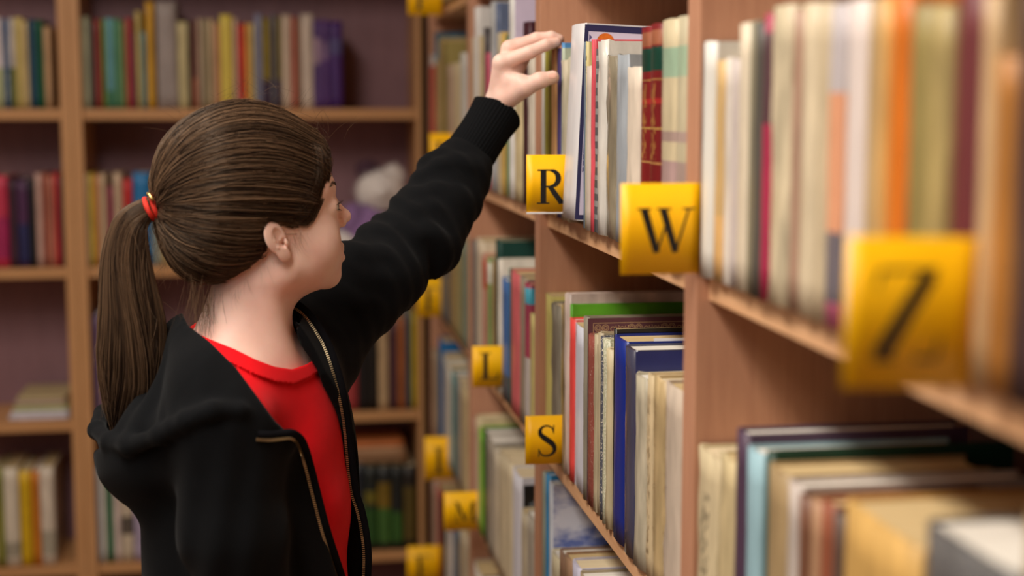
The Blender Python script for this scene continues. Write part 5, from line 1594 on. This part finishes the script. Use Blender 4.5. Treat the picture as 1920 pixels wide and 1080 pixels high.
# ------------------------------------------------------------------ zips
TEETH = plain('brass_zip_teeth', (196, 176, 140), .3, .5, metallic=.9)
TAPE = cloth('black_zip_tape', (14, 14, 18), .85, 900, .2, .0)
def zip_line(points, name_):
    cv = np.array(catmull(points, 8)); L = np.concatenate([[0], np.cumsum(np.linalg.norm(np.diff(cv, axis=0), axis=1))])
    n = int(L[-1] / .0026); s = np.linspace(0, L[-1], n)
    c = np.stack([np.interp(s, L, cv[:, k]) for k in range(3)], 1); t = np.gradient(c, axis=0); t /= np.linalg.norm(t, axis=1, keepdims=True)
    view = np.array([0, -1.0, .05]); e = np.cross(t, view); e /= np.linalg.norm(e, axis=1, keepdims=True); up = np.cross(e, t)
    Vv, Qq = [], []
    for i in range(n):
        b0 = len(Vv)
        for sx in (-.0011, .0021):
            for st_ in (-.00075, .00075):
                for sz in (-.0010, .0012):
                    Vv.append(c[i] + e[i] * sx * (1 if i % 2 else 1.0) + t[i] * st_ + up[i] * sz)
        Qq += [(b0, b0 + 1, b0 + 3, b0 + 2), (b0 + 4, b0 + 6, b0 + 7, b0 + 5), (b0, b0 + 4, b0 + 5, b0 + 1), (b0 + 2, b0 + 3, b0 + 7, b0 + 6), (b0, b0 + 2, b0 + 6, b0 + 4), (b0 + 1, b0 + 5, b0 + 7, b0 + 3)]
    z_ = link('zipper', np_mesh('zipper', np.array(Vv) - ORG, np.array(Qq), False), TEETH, hoodie)
    z_['kind'] = 'stuff'
    Vv, Qq = [], []
    for i in range(n):
        for sx, sz in ((-.009, -.0012), (.0004, .0004), (.0004, -.0012), (-.009, -.0026)):
            Vv.append(c[i] + e[i] * sx + up[i] * sz)
        if i:
            b1, b0 = len(Vv) - 4, len(Vv) - 8
            for k in range(4): Qq.append((b0 + k, b0 + (k + 1) % 4, b1 + (k + 1) % 4, b1 + k))
    t_ = link('zip_tape', np_mesh('zip_tape', np.array(Vv) - ORG, np.array(Qq), True), TAPE, hoodie)
    return c
near_px = [(482, 823), (505, 824), (528, 822), (546, 821), (558, 830), (565, 846), (571, 866), (577, 888), (590, 940), (606, 1000), (632, 1080), (655, 1150)]
pts_ = []
for px, py in near_px:
    h_ = head_hit(px - 5, py + (4 if px < 550 else 0), jacket_fn, 1.48, 1.80, 640)
    pts_.append(pt(px, py, (h_[1] if h_ is not None else 1.59) - .002))
Dn = np.array([p[1] for p in pts_]); Dn = np.convolve(np.pad(Dn, 1, mode='edge'), [.25, .5, .25], mode='valid')
pts_ = [pt(px, py, D - .001) for (px, py), D in zip(near_px, Dn)]
zip_line(pts_, 'near')
far_px = [(545, 572, 1.795), (563, 584, 1.785), (580, 602, 1.775), (597, 628, 1.768), (611, 655, 1.762), (626, 700, 1.757), (637, 745, 1.753), (645, 790, 1.751), (650, 840, 1.752), (654, 885, 1.757), (660, 925, 1.762), (671, 960, 1.765), (679, 1000, 1.767), (683, 1040, 1.768), (682, 1090, 1.768)]
fD = []
for px, py, D in far_px:
    h_ = head_hit(px - 3, py, jacket_fn, 1.64, 1.83, 380)
    fD.append(D if h_ is None else min(D, h_[1] - .003))
fD = np.convolve(np.pad(fD, 1, mode='edge'), [.25, .5, .25], mode='valid')
fz = zip_line([pt(p[0], p[1], D) for p, D in zip(far_px, fD)], 'far')
# facing of the far front edge, running from the zip back to the panel
Vv, Qq = [], []
nf = len(fz)
for i, p in enumerate(fz):
    u = i / (nf - 1); back = p + np.array([-.022 - .006 * math.sin(u * 3), .020 + .02 * u, -.002]); outb = p + np.array([-.004, .045, -.004])
    Vv += [p + np.array([.0006, -.0002, 0]), back + np.array([.004, -.006, 0]), back, p + np.array([.0012, .0016, 0]), outb]
    if i:
        b1, b0 = len(Vv) - 5, len(Vv) - 10
        for k, k2 in ((0, 1), (1, 2), (3, 0), (4, 3), (2, 4)): Qq.append((b0 + k, b0 + k2, b1 + k2, b1 + k))
link('front_facing', np_mesh('front_facing', np.array(Vv) - ORG, np.array(Qq), True), BLACK, hoodie)
